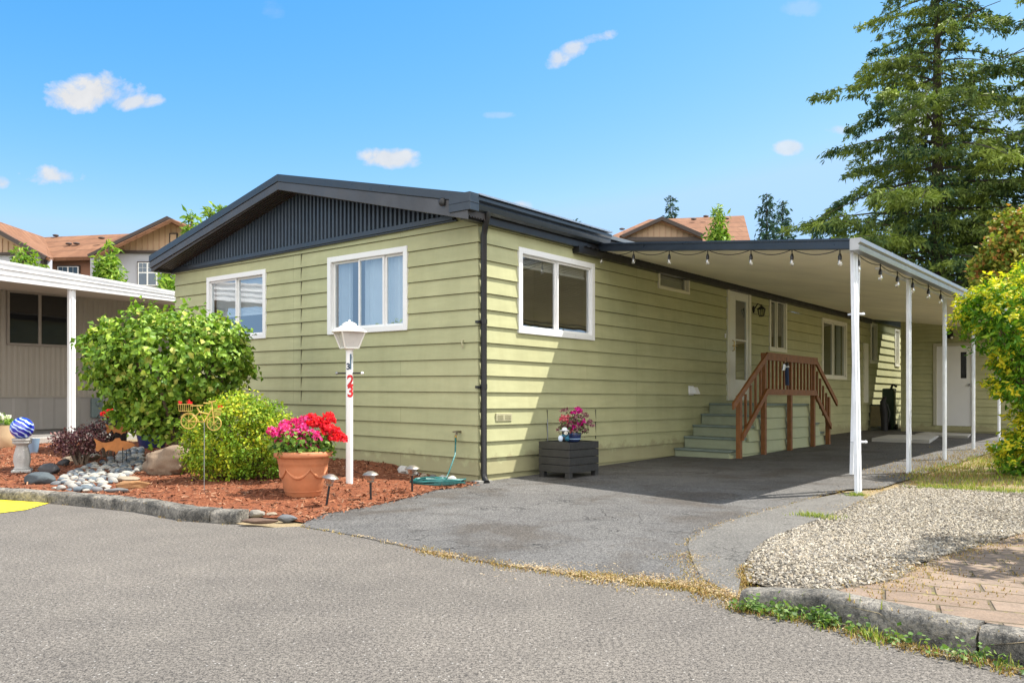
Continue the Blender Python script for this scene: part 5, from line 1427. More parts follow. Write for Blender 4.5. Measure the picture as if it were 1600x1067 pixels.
# big whorled shrub at the right edge
RHO = leafmat('whorl_leaf', [(.09, .23, .02), (.14, .30, .025), (.20, .36, .03), (.07, .18, .02), (.28, .40, .03)], .5, .35)
RHY = leafmat('yellow_new_leaf', [(.58, .52, .02), (.66, .56, .03), (.46, .50, .03), (.72, .60, .05), (.38, .46, .03)], .5, .4)
def whorl_bush(name, x, Y, lobes, label, leaf=.075, group=None):
    z = gz1(x, Y); root = thing(name, (x, Y, z), label, 'bush', group)
    g, yv = [], []
    for i, (c, r, n) in enumerate(lobes):
        ctr, dd = shell(n, c, r, .13, seed=i * 2.3, inner=.62)
        ok = ctr[:, 2] > z + .03; ctr, dd = ctr[ok], dd[ok]
        outer = (dd[:, 2] > -.3) & (np.linalg.norm((ctr - np.array(c)) / np.array(r), axis=1) > .78) & (rng.random(len(dd)) < .75)
        g.append(leafset(ctr, 8, .035, leaf, dd, up=.45, elong=2.4, rnd=.6, fold=.2))
        if outer.any():
            yv.append(leafset(ctr[outer] + dd[outer] * .07, 14, .03, leaf * .8, dd[outer], up=.5, elong=2.2, rnd=.5, fold=.2))
    V, Fc = cat(*g); fastmesh('foliage', V, Fc, RHO, root)
    if yv: V, Fc = cat(*yv); fastmesh('new_growth', V, Fc, RHY, root)
    m = MB()
    for i, (c, r, n) in enumerate(lobes):
        for j in range(4):
            a = j * 1.6 + i; e = (c[0] + .5 * r[0] * math.cos(a), c[1] + .5 * r[1] * math.sin(a), c[2] + .2 * r[2] * math.sin(a))
            m.tube([(x + .08 * math.cos(a), Y + .08 * math.sin(a), z - .05), ((x * .6 + e[0] * .4), (Y * .6 + e[1] * .4), (z + e[2]) / 2), e], [.035, .022, .007], 6)
    m.build('branches', BARK, root)
    return root
Yr = 10.4; k = Yr / F
def lb_(px, py, rpx, rzpx, n, dy=0): c = at(px, py, Yr + dy); return (c, (rpx * k, rpx * k * .9, rzpx * k), n)
whorl_bush('yellow_green_bush', at(1650, 755, Yr)[0], Yr, [lb_(1600, 500, 92, 62, 300), lb_(1548, 487, 44, 42, 110), lb_(1640, 460, 80, 55, 200, .2), lb_(1700, 520, 120, 100, 300, .3), lb_(1612, 560, 55, 40, 120, -.1), lb_(1628, 602, 74, 34, 150, -.1), lb_(1640, 650, 45, 45, 110), lb_(1605, 715, 48, 34, 150, -.2), lb_(1660, 700, 90, 70, 220)],
           'tall bush with yellow green new leaves cut by the right edge of the picture', leaf=.085)
# a second garden tree outside the frame whose shadow falls on the brick paving
x, y = 4.8, 5.6
whorl_bush('garden_bush', x, y, [((x, y, 2.1), (.85, .8, .75), 260), ((4.36, 5.25, 2.25), (.62, .6, .5), 170), ((x + .6, y - .4, 1.6), (.8, .7, .8), 200), ((x + 1, y + .2, 2.2), (.9, .8, .8), 200)], 'tall leafy bush standing beside the brick paving', leaf=.09)

x, y = 9.3, 13.0
whorl_bush('yellow_green_bush', x, y, [((x, y, 1.7), (1.0, .9, .95), 300), ((x - .4, y - .3, .8), (.8, .7, .8), 160)], 'yellow green bush farther back, mostly hidden behind the bush at the right edge', leaf=.09)
# conifers
NEED = leafmat('fir_needle', [(.032, .075, .032), (.05, .10, .04), (.075, .13, .045), (.025, .058, .03), (.12, .17, .045), (.04, .08, .035)], .6, .25, patch=(.24, .30, .05), ps=.45)  # patch paints sunlit yellow-green areas into the needle colour
NEED2 = leafmat('far_fir_needle', [(.025, .06, .045), (.035, .08, .05), (.05, .10, .06), (.02, .045, .035)], .7, .2)
def conifer(name, x, y, z0, ht, rad, label, nb=110, per=26, spray=.55, crown0=.12, mat=NEED, group=None, wid=.10, droop=.35, gap=0.0, seed=1, nsub=5, trunk_r=None):
    r_ = random.Random(seed); root = thing(name, (x, y, z0), label, 'tree', group)
    tr = trunk_r or ht * .014
    m = MB(); m.tube([(x, y, z0 - .2), (x + .05, y, z0 + ht * .5), (x, y, z0 + ht)], [tr, tr * .6, .02], 9)
    sp = []; dirs = []; scl = []
    for b in range(nb):
        t = crown0 + (1 - crown0) * (b + r_.random()) / nb
        zb = z0 + ht * t
        L = rad * (1 - t) ** .88 * r_.uniform(.5, 1.2) + ht * .012
        a = b * 2.399 + r_.uniform(-.4, .4)
        pts = []; d0 = r_.uniform(-.1, .35)
        for i in range(6):
            s = i / 5; pts.append(Vector((x + math.cos(a) * L * s, y + math.sin(a) * L * s, zb + L * (d0 * s - droop * 1.1 * s * s + .28 * droop * s ** 3))))
        m.tube(pts, [max(.012, tr * .22 * (1 - .85 * i / 5) * (L / rad) ** .5) for i in range(6)], 4, False)
        if r_.random() < gap: continue
        n = int(per * (L / rad) * 1.3) + 4
        tang = Vector((-math.sin(a), math.cos(a), 0))
        for j in range(n):
            s = .04 + .96 * r_.random() ** .75; i = min(4, int(s * 5)); f = s * 5 - i; p = pts[i].lerp(pts[i + 1], f)
            side = r_.choice((-1, 1)) * L * .26 * (1.15 - s) * r_.random() ** .6
            p = p + tang * side + Vector((0, 0, -abs(side) * .3)) + Vector((r_.gauss(0, .04), r_.gauss(0, .04), r_.gauss(0, .04)))
            dv = Vector((math.cos(a), math.sin(a), 0)) * .5 + tang * (1 if side > 0 else -1) * r_.random() * .8 + Vector((0, 0, -.2 - droop * 4.0 * r_.random() ** 1.5))
            sp.append(p); dirs.append(dv.normalized()); scl.append(spray * (.5 + .6 * (L / rad)) * r_.uniform(.6, 1.2))
    m.build('trunk', BARK2, root, smooth=70)
    P = np.array(sp); D = np.array(dirs); S = np.array(scl)
    n = len(P); P = np.repeat(P, nsub, 0); D = np.repeat(D, nsub, 0); S = np.repeat(S, nsub) * rng.uniform(.5, 1.1, n * nsub)
    P = P + rng.normal(0, 1, P.shape) * (S * .28)[:, None]
    D = D + rng.normal(0, .45, D.shape); D /= np.linalg.norm(D, axis=1)[:, None]
    s = np.cross(D, rng.normal(0, 1, D.shape)); s /= np.linalg.norm(s, axis=1)[:, None]
    W = (S * wid)[:, None]; L = S[:, None]
    V = np.stack([P - s * W * .5, P + D * L * .5 - s * W, P + D * L, P + D * L * .45 + s * W], 1).reshape(-1, 3)
    Fc = np.arange(len(V)).reshape(-1, 4)
    fastmesh('crown', V, Fc, mat, root)
    return root
def cpos(px, Y): return ((px - CX) / F * Y, Y)
x, y = cpos(1463, 34)
conifer('fir_tree', x, y, 0, 22.0, 9.2, 'tall dark fir tree with a straight trunk rising behind the carport', nb=215, per=125, spray=.30, crown0=.14, seed=3, gap=.05, droop=.36, trunk_r=.34, wid=.14, nsub=13)
x, y = cpos(1680, 31)
conifer('fir_tree', x, y, 0, 23, 5.0, 'second tall fir tree whose branches reach in at the right edge', nb=150, per=70, spray=.34, crown0=.2, seed=8, gap=.08, droop=.34, trunk_r=.3, wid=.13, nsub=9)
x, y = cpos(1400, 44)
conifer('fir_tree', x, y, 0, 11.5, 3.6, 'lower bushy fir standing left of the tall fir behind the carport', nb=90, per=60, spray=.42, wid=.13, nsub=8, crown0=.02, seed=13, trunk_r=.2)
x, y = cpos(1530, 40)
conifer('fir_tree', x, y, 0, 13.5, 4.6, 'shaded bushy fir between the two tall firs', nb=110, per=60, spray=.42, wid=.13, nsub=8, crown0=.02, seed=14, trunk_r=.2)
G = 'far conifers on the horizon'
for (px, top, Y, rad, lab, sd_) in ((1048, 305, 90, 2.6, 'small far conifer rising behind the brown roof gable', 21), (1198, 300, 80, 2.6, 'pointed far conifer right of the brown roof', 22), (1222, 312, 84, 3.2, 'wider far conifer touching the pointed one', 23),
                                (1276, 345, 95, 2.2, 'small far conifer between the pair and the tall fir', 24), (1303, 318, 80, 3.4, 'far conifer half hidden by the tall fir branches', 25), (900, 343, 95, 1.5, 'tiny far conifer tip above the dark gutter', 26)):
    x, y = cpos(px, Y); ht = (HY - top) / F * Y + CH
    conifer('conifer', x, y, -.1, ht, rad * 1.25, lab, nb=75, per=26, spray=1.0, crown0=.3, mat=NEED2, group=G, wid=.16, seed=sd_, droop=.2, nsub=3)
# bright young cypresses by the apartments
CYP = leafmat('bright_cypress', [(.14, .26, .025), (.20, .33, .03), (.26, .38, .04), (.10, .20, .02), (.30, .40, .06)], .5, .3)
def cypress(px, top, bot, rpx, Y, label, seed, tips=5):
    x = (px - CX) / F * Y; k = Y / F; zt2 = CH + (HY - top) * k; root = thing('cypress', (x, Y, -.1), label, 'tree', 'bright green young trees in front of the apartments')
    m = MB(); m.tube([(x, Y, -.2), (x, Y, zt2 - .2)], [.12, .03], 7); m.build('trunk', BARK, root)
    r_ = random.Random(seed); ctr = []; dd = []
    zb2 = CH + (HY - bot) * k - 2.0; R = rpx * k
    cols_ = [(0, 0, zt2, R * .9)] + [(r_.uniform(-.8, .8) * R, r_.uniform(-.5, .5) * R, zt2 - (zt2 - zb2) * r_.uniform(.2, .45), R * .42) for _ in range(tips * 3)]
    for (ox, oy, zt3, rr) in cols_:
        n = 170 if rr > R * .6 else 70
        for _ in range(n):
            t = r_.random() ** .8; a = r_.uniform(0, 6.28); q = rr * min(1, .12 + t * 1.5) * r_.uniform(.5, 1)
            ctr.append((x + ox * min(1, .4 + t) + q * math.cos(a), Y + oy + q * math.sin(a), zt3 - t * (zt3 - zb2))); dd.append((math.cos(a), math.sin(a), .6))
    V, Fc = leafset(np.array(ctr), 5, .10, .30, np.array(dd), up=.1, elong=3.0, rnd=.5); V = V
    fastmesh('crown', V, Fc, CYP, root); return root
cypress(170, 378, 440, 34, 36, 'bright green bushy tree in front of the apartment wall above the white fascia', 1)
cypress(36, 386, 425, 42, 34, 'bright green tree behind the neighbouring carport at the far left', 2)
cypress(299, 332, 400, 12, 30, 'slim bright green tree top behind the left roof edge', 3, 2)
cypress(328, 326, 400, 8, 32, 'slender green spire just above the dark roof rake', 4, 1)
cypress(345, 320, 400, 5, 32, 'thinnest green spire above the dark roof rake', 7, 1)
cypress(264, 415, 465, 18, 28, 'green tree between apartment window and house corner', 5, 3)
cypress(1122, 326, 375, 25, 40, 'bright green tree in front of the right hand brown roof', 6)
# maple at the right with orange tips
MAP = leafmat('autumn_maple', [(.20, .24, .03), (.30, .28, .04), (.40, .24, .05), (.14, .20, .03), (.32, .29, .05), (.18, .24, .03), (.24, .27, .04), (.42, .18, .05)], .5, .35)
Ym = 24; km = Ym / F
xm = at(1610, 500, Ym)[0]; mp_ = thing('maple_tree', (xm, Ym, 0), 'maple tree with green and orange leaves above the yellow green bush', 'tree')
sets = []
for (px, py, r, n) in ((1600, 395, 60, 330), (1560, 415, 36, 150), (1640, 420, 70, 260), (1590, 350, 32, 120), (1620, 450, 70, 220)):
    c = at(px, py, Ym); ctr, dd = shell(n, c, (r * km, r * km, r * km * .7), .2, inner=.5, seed=px); sets.append(leafset(ctr, 9, .10, .14, dd, elong=1.2, rnd=.7))
V, Fc = cat(*sets); fastmesh('crown', V, Fc, MAP, mp_)
m = MB(); m.tube([(xm, Ym, -.1), (xm, Ym, 1.8)], [.14, .09], 8)
for j in range(7): m.tube([(xm, Ym, 1.6), (xm + 1.0 * math.cos(j), Ym + .8 * math.sin(j), 3.0 + .3 * j)], [.05, .015], 5)
m.build('trunk', BARK, mp_)
# evergreen screen beyond the shed
HED = leafmat('hedge_leaf', [(.04, .08, .02), (.07, .12, .03), (.10, .15, .03), (.03, .06, .02)], .6, .2)
for (px, top, r, lab) in ((1590, 440, 75, 'dark broad evergreen shrub behind the shed at the right'), (1690, 430, 90, 'dark evergreen shrub beyond the right edge')):
    Y = 27; kk = Y / F; x = (px - CX) / F * Y; o = thing('evergreen_shrub', (x, Y, 0), lab, 'shrub', 'evergreens behind the shed')
    ctr, dd = shell(500, at(px, (top + 640) / 2, Y), (r * kk, r * kk, (640 - top) / 2 * kk), .15, inner=.7, seed=px)
    V, Fc = leafset(ctr, 9, .10, .16, dd, elong=1.8); fastmesh('foliage', V, Fc, HED, o)
    m = MB(); m.tube([(x, Y, -.1), (x, Y, 3)], [.12, .05], 7); m.build('trunk', BARK, o)

# ------------------------------------------------------------------ neighbour's home and carport on the left
A0 = (-7.86, 16.66)     # on the fascia line
def Nb(o, s, z): return (A0[0] + VX * s - NX * o, A0[1] + VY * s - NY * o, z)   # o: towards the home (left/back), s: along
nh = thing('neighbour_home', Nb(3.0, 0, .3), 'beige ribbed neighbouring mobile home in shade behind the white carport post', 'mobile home')
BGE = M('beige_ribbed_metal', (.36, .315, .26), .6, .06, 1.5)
BGS = M('grey_skirting', (.34, .31, .28), .7, .08, 1.5)
def ribbed(P, s0, s1, z0, z1, pitch, dep):
    m = MB(); s = s0
    while s < s1:
        a = [s, s + pitch * .4, s + pitch * .5, s + pitch * .9, s + pitch]; o = [0, 0, dep, dep, 0]
        for i in range(4): m.quad(P(-o[i], a[i], z0), P(-o[i + 1], a[i + 1], z0), P(-o[i + 1], a[i + 1], z1), P(-o[i], a[i], z1))
        s += pitch
    return m
OWN = 2.9
def Nw(o, s, z): return Nb(OWN + o, s, z)
# window hole handled by placing the frame proud of the ribs
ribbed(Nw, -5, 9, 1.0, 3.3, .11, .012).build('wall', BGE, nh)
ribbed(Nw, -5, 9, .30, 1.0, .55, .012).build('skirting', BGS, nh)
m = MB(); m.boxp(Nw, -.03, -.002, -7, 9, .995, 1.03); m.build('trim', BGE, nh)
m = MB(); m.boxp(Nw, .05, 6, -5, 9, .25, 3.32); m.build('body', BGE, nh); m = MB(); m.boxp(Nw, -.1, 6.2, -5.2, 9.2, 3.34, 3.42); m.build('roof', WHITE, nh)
def nsol(px, py):
    r = (px - CX) / F; x0, y0 = Nw(0, 0, 0)[:2]; s = (y0 * r - x0) / (VX - VY * r); Y = y0 + VY * s; return s, CH + (HY - py) / F * Y
s0, z1w = nsol(10, 453); s1, _ = nsol(109.5, 466); _, z0w = nsol(10, 539)
m = MB(); t = .05
for (a, b, c_, d) in ((s0, s0 + t, z0w, z1w), (s1 - t, s1, z0w, z1w), (s0 + t, s1 - t, z0w, z0w + t), (s0 + t, s1 - t, z1w - t, z1w), ((s0 + s1) / 2 - .03, (s0 + s1) / 2 + .03, z0w + t, z1w - t)): m.boxp(Nw, -.05, -.012, a, b, c_, d)
wn = m.build('window', M('brown_grey_frame', (.28, .24, .20), .5), nh)
m = MB(); m.quad(Nw(-.03, s0, z0w), Nw(-.03, s1, z0w), Nw(-.03, s1, z1w), Nw(-.03, s0, z1w)); m.build('pane', glassmat('dark_pane', (.5, .5, .5), .06, 3.5), wn)
m = MB(); m.quad(Nw(-.015, s0, z0w), Nw(-.015, s1, z0w), Nw(-.015, s1, z1w), Nw(-.015, s0, z1w)); m.build('curtain', M('dark_curtain', (.05, .045, .04), .9, .3, 2), wn)
s_, z_ = nsol(149, 637); m = MB(); m.boxp(Nw, -.12, -.012, s_ - .12, s_ + .12, z_ - .22, z_ + .22); m.ball(Nw(-.12, s_, z_ + .1), .08, 10, 8, .6, .6, 1); m.build('meter_box', M('grey_green_box', (.16, .20, .19), .5), nh, bevel=.01)
nc = thing('neighbour_carport', Nb(0, -1, .28), 'white aluminium carport of the neighbouring home at the left', 'carport')
m = MB()
za0, za1 = 3.47, 3.23    # top of fascia at s=-2.15 and s=1.17
def ft(s): return 3.30 - .0723 * (s - 0) + .01
def fb_(s): return 3.045 - .028 * s
s0, s1 = -5.0, 3.2
for (o0, o1, lo, hi) in ((-.05, 0, 0, 1), (-.062, -.051, .0, .10), (-.062, -.051, .30, .42), (-.075, -.063, .93, 1.0), (-.070, -.051, .60, .62)):
    m.hexa([Nb(o0, s0, fb_(s0) + (ft(s0) - fb_(s0)) * lo), Nb(o1, s0, fb_(s0) + (ft(s0) - fb_(s0)) * lo), Nb(o1, s1, fb_(s1) + (ft(s1) - fb_(s1)) * lo), Nb(o0, s1, fb_(s1) + (ft(s1) - fb_(s1)) * lo),
            Nb(o0, s0, fb_(s0) + (ft(s0) - fb_(s0)) * hi), Nb(o1, s0, fb_(s0) + (ft(s0) - fb_(s0)) * hi), Nb(o1, s1, fb_(s1) + (ft(s1) - fb_(s1)) * hi), Nb(o0, s1, fb_(s1) + (ft(s1) - fb_(s1)) * hi)])
m.build('fascia', M('weathered_white', (.72, .72, .72), .5, .12, 3), nc, bevel=.004)
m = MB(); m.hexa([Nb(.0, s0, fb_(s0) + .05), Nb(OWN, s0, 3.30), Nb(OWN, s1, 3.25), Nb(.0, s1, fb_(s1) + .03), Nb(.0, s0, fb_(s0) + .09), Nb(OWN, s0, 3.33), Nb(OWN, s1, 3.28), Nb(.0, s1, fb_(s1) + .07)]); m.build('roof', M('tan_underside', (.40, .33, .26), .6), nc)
for s_ in (-.90, -4.6):
    m = MB(); m.boxp(Nb, .0, .10, s_ - .06, s_ + .06, .20, fb_(s_) + .03); m.boxp(Nb, -.012, .0, s_ - .02, s_ + .02, .20, fb_(s_)); m.build('post', WHITE, nc, bevel=.008)
m = MB(); m.prism([Nb(-.55, -9, 0)[:2], Nb(-.55, 6, 0)[:2], Nb(OWN + .1, 6, 0)[:2], Nb(OWN + .1, -9, 0)[:2]], lambda a, b, d: (a, b, d), -.1, .275)
tag(m.build('carport_floor', asphalt('shaded_floor', (.12, .115, .11), (.26, .25, .24)), None), kind='structure')
m = MB(); m.prism([Nb(-.75, -9, 0)[:2], Nb(-.75, 6, 0)[:2], Nb(-.552, 6, 0)[:2], Nb(-.552, -9, 0)[:2]], lambda a, b, d: (a, b, d), -.1, .285)
tag(m.build('pavement_edge', M('pale_concrete', (.42, .41, .38), .9, .2, 5, bs=60, bump=.4, fine=.3), None), kind='structure')

# ------------------------------------------------------------------ apartments behind
def shingle():
    t = NT('brown_shingles'); b = t.n('TexBrick', {'Scale': 1.0, 'Brick Width': .9, 'Row Height': .28, 'Mortar Size': .02, 'Color1': (.185, .090, .050, 1), 'Color2': (.225, .115, .065, 1), 'Mortar': (.14, .07, .04, 1)})
    mp = t.n('Mapping', {'Vector': t.tc.outputs['Object'], 'Rotation': (1.0, 0, 0)}); t.t.links.new(mp.outputs[0], b.inputs['Vector'])
    c = t.mix(1.0, b.outputs[0], t.ramp(t.noise(3, 3), [(.3, (.85, .85, .85)), (.7, (1.12, 1.12, 1.12))]), 'MULTIPLY')
    return t.done(t.pbr(c, .9, 0, None, .2))
SHG = shingle(); PEACH = M('peach_board', (.52, .36, .235), .8, .04, .6); PEACHD = M('peach_batten', (.46, .30, .20), .8, .04); BGREY = M('blue_grey_siding', (.42, .43, .48), .8, .04, .6)
BRN = M('brown_siding', (.30, .15, .09), .8, .05, .6); DBR = M('dark_brown_trim', (.06, .045, .04), .7, .1)
GDK = M('dark_window_glass', (.06, .10, .15), .1, .2, .7, spec=.8)
def AP(Y):
    def P(px, py, d=0): a = at(px, py, Y); return (a[0], a[1] + d, a[2])
    return P
def slab(m, P, pl, d0, d1): m.prism(pl, lambda a, b, d: P(a, b, d), d0, d1)
apt = thing('apartment_building', at(150, 640, 46), 'apartment building with brown shingle roofs, peach gables and blue grey walls at the left', 'apartment building')
P1, P2 = AP(44), AP(46)
m = MB(); slab(m, P2, [(66, 640), (152, 640), (152, 402), (66, 402)], 0, 6); m.build('wall', BRN, apt, label='recessed brown wall')
m = MB(); slab(m, P1, [(141, 640), (395, 640), (395, 393), (268, 346), (141, 402)], 0, 6); gw = m.build('wall', BGREY, apt, label='blue grey gabled wing')
m = MB(); slab(m, P1, [(176, 392), (362, 392), (268, 348)], -.06, -.005); m.build('gable', PEACH, apt)
for px in range(186, 356, 9): m = MB(); slab(m, P1, [(px, 391), (px + 1.2, 391), (px + 1.2, 349 + abs(px - 268) * .46), (px, 349 + abs(px - 268) * .46)], -.10, -.062); m.build('batten', PEACHD, apt)
m = MB(); slab(m, P1, [(160, 392.5), (372, 392.5), (372, 396.5), (160, 396.5)], -.2, -.0); m.build('trim', DBR, apt)
m = MB(); slab(m, P1, [(268, 341.5), (145, 400.5), (147, 405), (268, 347.5), (390, 405), (392, 400.5)], -.6, -.21); m.build('rake', DBR, apt)
# roofs: main slope, left wing slope, right wing slopes
P3 = AP(50)
def quad3(m, a, b, c, d): m.add([a, b, c, d, *[(q[0], q[1] + .02, q[2] - .18) for q in (a, b, c, d)]], [(0, 1, 2, 3), (7, 6, 5, 4), (0, 4, 5, 1), (1, 5, 6, 2), (2, 6, 7, 3), (3, 7, 4, 0)])
m = MB(); quad3(m, AP(45.5)(50, 403.5), AP(45.5)(165, 400.5), AP(51)(232, 364), AP(51)(40, 372)); m.build('roof', SHG, apt)
m = MB(); quad3(m, AP(43)(268, 342), AP(43)(147, 400), AP(51)(160, 380), AP(51)(250, 352)); quad3(m, AP(43)(268, 342), AP(43)(392, 401), AP(51)(380, 380), AP(51)(250, 352)); m.build('roof', SHG, apt)
m = MB(); quad3(m, AP(41)(-60, 326), AP(41)(76, 402), AP(46)(84, 402), AP(51)(70, 371)); m.add([AP(41)(-60, 326), AP(51)(70, 371), AP(51)(-10, 352)], [(0, 1, 2)]); m.build('roof', SHG, apt)
PL = AP(42)
m = MB(); slab(m, PL, [(-120, 640), (68, 640), (68, 403), (0, 370), (-60, 340), (-120, 372)], 0, .8); m.build('wall', BGREY, apt)
m = MB(); slab(m, PL, [(-100, 395), (54, 395), (-60, 335)], -.06, -.005); m.build('gable', PEACH, apt, label='left gable')
for px in range(-50, 50, 9): m = MB(); slab(m, PL, [(px, 394), (px + 1.2, 394), (px + 1.2, 341 + (px + 60) * .5), (px, 341 + (px + 60) * .5)], -.10, -.062); m.build('batten', PEACHD, apt)
m = MB(); slab(m, PL, [(-120, 395.5), (66, 395.5), (66, 399), (-120, 399)], -.2, 0); slab(m, AP(41), [(-60, 327), (73, 401), (70, 406), (-60, 334)], -.05, .3); slab(m, PL, [(65, 640), (70.5, 640), (70.5, 402), (65, 402)], -.1, .2); m.build('trim', DBR, apt)
def apwin(P, x0, x1, y0, y1, nx, ny, host, d=-.1):
    m = MB(); slab(m, P, [(x0, y1), (x1, y1), (x1, y0), (x0, y0)], d, d + .09); w = m.build('window', DBR, host)
    m = MB(); slab(m, P, [(x0 + 1.5, y1), (x1 - 1.5, y1), (x1 - 1.5, y0 + 2), (x0 + 1.5, y0 + 2)], d - .03, d - .002); m.build('frame', WHITE, w)
    m = MB(); W = (x1 - x0 - 4) / nx
    for i in range(nx):
        a = x0 + 2 + i * W; hh = (y1 - y0 - 4)
        rows = [(0, .42, 2), (.46, 1, 1)] if ny == 2 else [(0, 1, 2)]
        for (t0, t1, k2) in rows:
            for c_ in range(k2):
                for r2 in range(2 if t0 == 0 else 1):
                    ww = (W - 2) / k2; h2_ = (t1 - t0) * hh / (2 if t0 == 0 else 1)
                    xa = a + 1 + c_ * ww; ya = y0 + 3 + t0 * hh + r2 * h2_
                    slab(m, P, [(xa + .3, ya + h2_ - .6), (xa + ww - .3, ya + h2_ - .6), (xa + ww - .3, ya), (xa + .3, ya)], d - .04, d - .031)
    m.build('pane', GDK, w)
apwin(P1, 215.5, 263, 409, 447, 3, 2, apt); apwin(P2, 90, 126, 415, 450, 2, 1, apt); 
m = MB(); slab(m, P1, [(266, 381), (279, 381), (279, 365), (266, 365)], -.14, -.07); w = m.build('vent', DBR, apt); m = MB(); slab(m, P1, [(268, 379), (277, 379), (277, 367), (268, 367)], -.16, -.141); m.build('louvre', PEACH, w)
def rvent(px, py, Y, host):
    c = at(px, py, Y); m = MB(); m.ball(c, .16, 10, 6, 1.2, 1, .45); m.build('roof_vent', DBR, host, smooth=50)
for p in ((107.5, 381), (119.5, 380.5), (158.5, 372)): rvent(*p, 48.2, apt)
rvent(87, 368, 50.8, apt)
ap2 = thing('apartment_building', at(1050, 640, 50), 'brown roofed apartment building with a peach gable above the carport', 'apartment building')
Q1, Q2 = AP(47), AP(56)
m = MB(); slab(m, AP(49), [(950, 640), (1172, 640), (1172, 377), (950, 377)], 0, 8); m.build('wall', BGREY, ap2)
m = MB(); quad3(m, AP(48)(930, 380), AP(48)(1173, 378), Q2(1162.5, 337), Q2(1014, 343)); m.build('roof', SHG, ap2)
m = MB(); slab(m, Q1, [(978, 372), (1096, 372), (1032, 346)], 0, .4); m.build('gable', PEACH, ap2)
for px in range(985, 1090, 9): m = MB(); slab(m, Q1, [(px, 372), (px + 1.1, 372), (px + 1.1, 347 + abs(px - 1032) * .42), (px, 347 + abs(px - 1032) * .42)], -.04, -.002); m.build('batten', PEACHD, ap2)
m = MB(); slab(m, Q1, [(1032, 341), (967, 371), (972, 374), (1032, 347), (1094, 374), (1098, 369)], -.5, -.05); slab(m, Q1, [(975, 372), (1096, 372), (1096, 378), (975, 378)], -.3, .5); m.build('trim', DBR, ap2)
m = MB(); quad3(m, AP(46.6)(1032, 342), AP(46.6)(968, 371), AP(52)(975, 362), AP(54)(1034, 343)); quad3(m, AP(46.6)(1032, 342), AP(46.6)(1098, 369), AP(52)(1092, 360), AP(54)(1034, 343)); m.build('roof', SHG, ap2)
for p in ((1084, 342.5), (1135, 341.5), (1103, 338), (972, 358)): rvent(*p, 54, ap2)

# ------------------------------------------------------------------ light, sky, camera
SUN_AZ = Vector((.954, .30, 0)).normalized(); EL = math.radians(58.5)
sd_ = Vector((SUN_AZ.x * math.cos(EL), SUN_AZ.y * math.cos(EL), math.sin(EL)))
ld = bpy.data.lights.new('sun', 'SUN'); ld.energy = 4.1; ld.angle = math.radians(.5); ld.color = (1.0, .95, .86)
lo = bpy.data.objects.new('sun', ld); COL.objects.link(lo); lo.rotation_euler = (sd_).to_track_quat('Z', 'Y').to_euler()
w = bpy.data.worlds.new('World'); SC.world = w; w.use_nodes = True
nt = w.node_tree; nt.nodes.clear()
class WT(NT):
    def __init__(s): s.t = nt; s.tc = nt.nodes.new('ShaderNodeTexCoord')
t = WT(); out = nt.nodes.new('ShaderNodeOutputWorld')
sky = t.n('TexSky', sky_type='NISHITA'); sky.sun_disc = False; sky.sun_elevation = EL; sky.sun_rotation = math.atan2(SUN_AZ.x, SUN_AZ.y)
sky.altitude = 100; sky.air_density = 1.0; sky.dust_density = .35; sky.ozone_density = 2.0
ss = t.n('SeparateColor'); nt.links.new(sky.outputs[0], ss.inputs[0])
hsv = t.n('CombineColor')
nt.links.new(t.math('MINIMUM', t.math('MULTIPLY', t.math('POWER', ss.outputs[0], 2.3), .21), 1.75), hsv.inputs[0])
nt.links.new(t.math('MINIMUM', t.math('MULTIPLY', ss.outputs[1], .74), 2.75), hsv.inputs[1])
nt.links.new(t.math('MINIMUM', t.math('MULTIPLY', ss.outputs[2], .9), 4.0), hsv.inputs[2])
sep = t.n('SeparateXYZ'); nt.links.new(t.tc.outputs['Generated'], sep.inputs[0])
yc = t.math('MAXIMUM', sep.outputs[1], .05)
ua = t.math('DIVIDE', sep.outputs[0], yc); ub = t.math('DIVIDE', sep.outputs[2], yc)
cmb = t.n('CombineXYZ'); nt.links.new(ua, cmb.inputs[0]); nt.links.new(ub, cmb.inputs[1])
n1 = t.noise(22, 6, .62, .3, vec=cmb.outputs[0]); n2 = t.noise(9, 3, .5, vec=cmb.outputs[0])
front = t.math('GREATER_THAN', sep.outputs[1], .06)
tot = None
CL = [(118, 152, 70, 24, 0, 1.0), (160, 142, 62, 28, 0, 1.0), (210, 160, 46, 14, .1, .9), (80, 275, 50, 17, 0, .9), (606, 248, 50, 18, 0, .9), (872, 92, 26, 15, .4, .8), (898, 76, 34, 15, .4, .8), (932, 60, 44, 10, .25, .75), (1234, 231, 25, 12, 0, .7), (1312, 204, 30, 9, 0, .6), (2, 285, 16, 12, 0, .9), (812, 322, 26, 11, 0, .7), (775, 180, 30, 6, 0, .25), (425, 15, 24, 16, 0, .15), (1430, 180, 45, 60, 0, .9), (1400, 105, 36, 22, 0, .6), (1250, 12, 40, 14, 0, .2)]
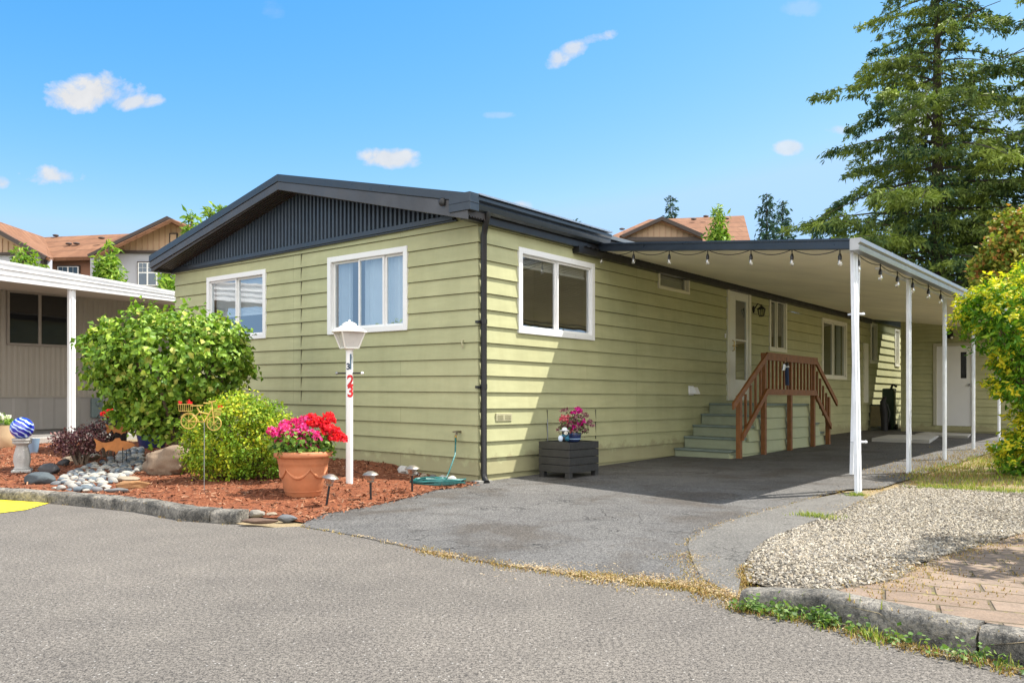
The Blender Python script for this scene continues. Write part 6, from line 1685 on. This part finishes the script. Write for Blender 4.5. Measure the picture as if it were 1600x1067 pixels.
for (px, py, rx, ry, ang, den) in CL:
    u0, v0 = (px - CX) / F, (HY - py) / F; ca, sa = math.cos(-ang), math.sin(-ang)
    du = t.math('SUBTRACT', ua, u0); dv = t.math('SUBTRACT', ub, v0)
    x1 = t.math('ADD', t.math('MULTIPLY', du, ca * F / rx), t.math('MULTIPLY', dv, -sa * F / rx * 1.0))
    y1 = t.math('ADD', t.math('MULTIPLY', du, sa * F / ry), t.math('MULTIPLY', dv, ca * F / ry))
    r2 = t.math('ADD', t.math('POWER', t.math('ABSOLUTE', x1), 2.0), t.math('POWER', t.math('ABSOLUTE', y1), 2.0))
    k_ = t.math('MULTIPLY', t.math('MAXIMUM', t.math('SUBTRACT', 1.15, r2), -2.0), 1.0)
    k_ = t.math('ADD', k_, t.math('MULTIPLY', t.math('SUBTRACT', n1, .54), 4.2))
    k_ = t.math('ADD', k_, t.math('MULTIPLY', t.math('SUBTRACT', n2, .5), 1.0))
    k_ = t.math('MULTIPLY', t.ramp(k_, [(.05, 0.0), (1.0, 1.0)]), den)
    tot = k_ if tot is None else t.math('MAXIMUM', tot, k_)
tot = t.math('MULTIPLY', tot, front)
cl = t.mix(n1, (2.2, 2.3, 2.5), (3.4, 3.4, 3.4))
skc = t.mix(tot, hsv.outputs[0], cl)
nb_ = t.noise(2.2, 6, .6, .4, vec=t.tc.outputs['Generated'])      # unseen bright cloud cover added behind the camera as neutral fill light
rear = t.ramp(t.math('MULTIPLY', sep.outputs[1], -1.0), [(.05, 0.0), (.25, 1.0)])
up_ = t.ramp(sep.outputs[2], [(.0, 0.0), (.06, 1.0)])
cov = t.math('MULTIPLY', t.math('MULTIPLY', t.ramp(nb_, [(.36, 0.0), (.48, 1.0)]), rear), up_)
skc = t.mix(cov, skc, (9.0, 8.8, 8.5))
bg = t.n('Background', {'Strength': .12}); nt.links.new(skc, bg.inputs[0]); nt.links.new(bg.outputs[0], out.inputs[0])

cam = bpy.data.cameras.new('camera'); cam.sensor_width = 36; cam.lens = F / 1600 * 36; cam.shift_y = (HY - 533.5) / 1600; cam.clip_end = 2000; cam.clip_start = .05
co = bpy.data.objects.new('camera', cam); COL.objects.link(co); co.location = (0, 0, CH); co.rotation_euler = (pi / 2, 0, 0); SC.camera = co
SC.view_settings.view_transform = 'Standard'; SC.view_settings.look = 'None'; SC.view_settings.exposure = 1.22; SC.view_settings.gamma = 1
SC.view_settings.use_curve_mapping = False
SC.render.engine = 'CYCLES'; SC.cycles.max_bounces = 8; SC.cycles.transparent_max_bounces = 12; SC.cycles.use_denoising = True
# the home's walls follow the slight fall of the plot (see H); nothing else to adjust
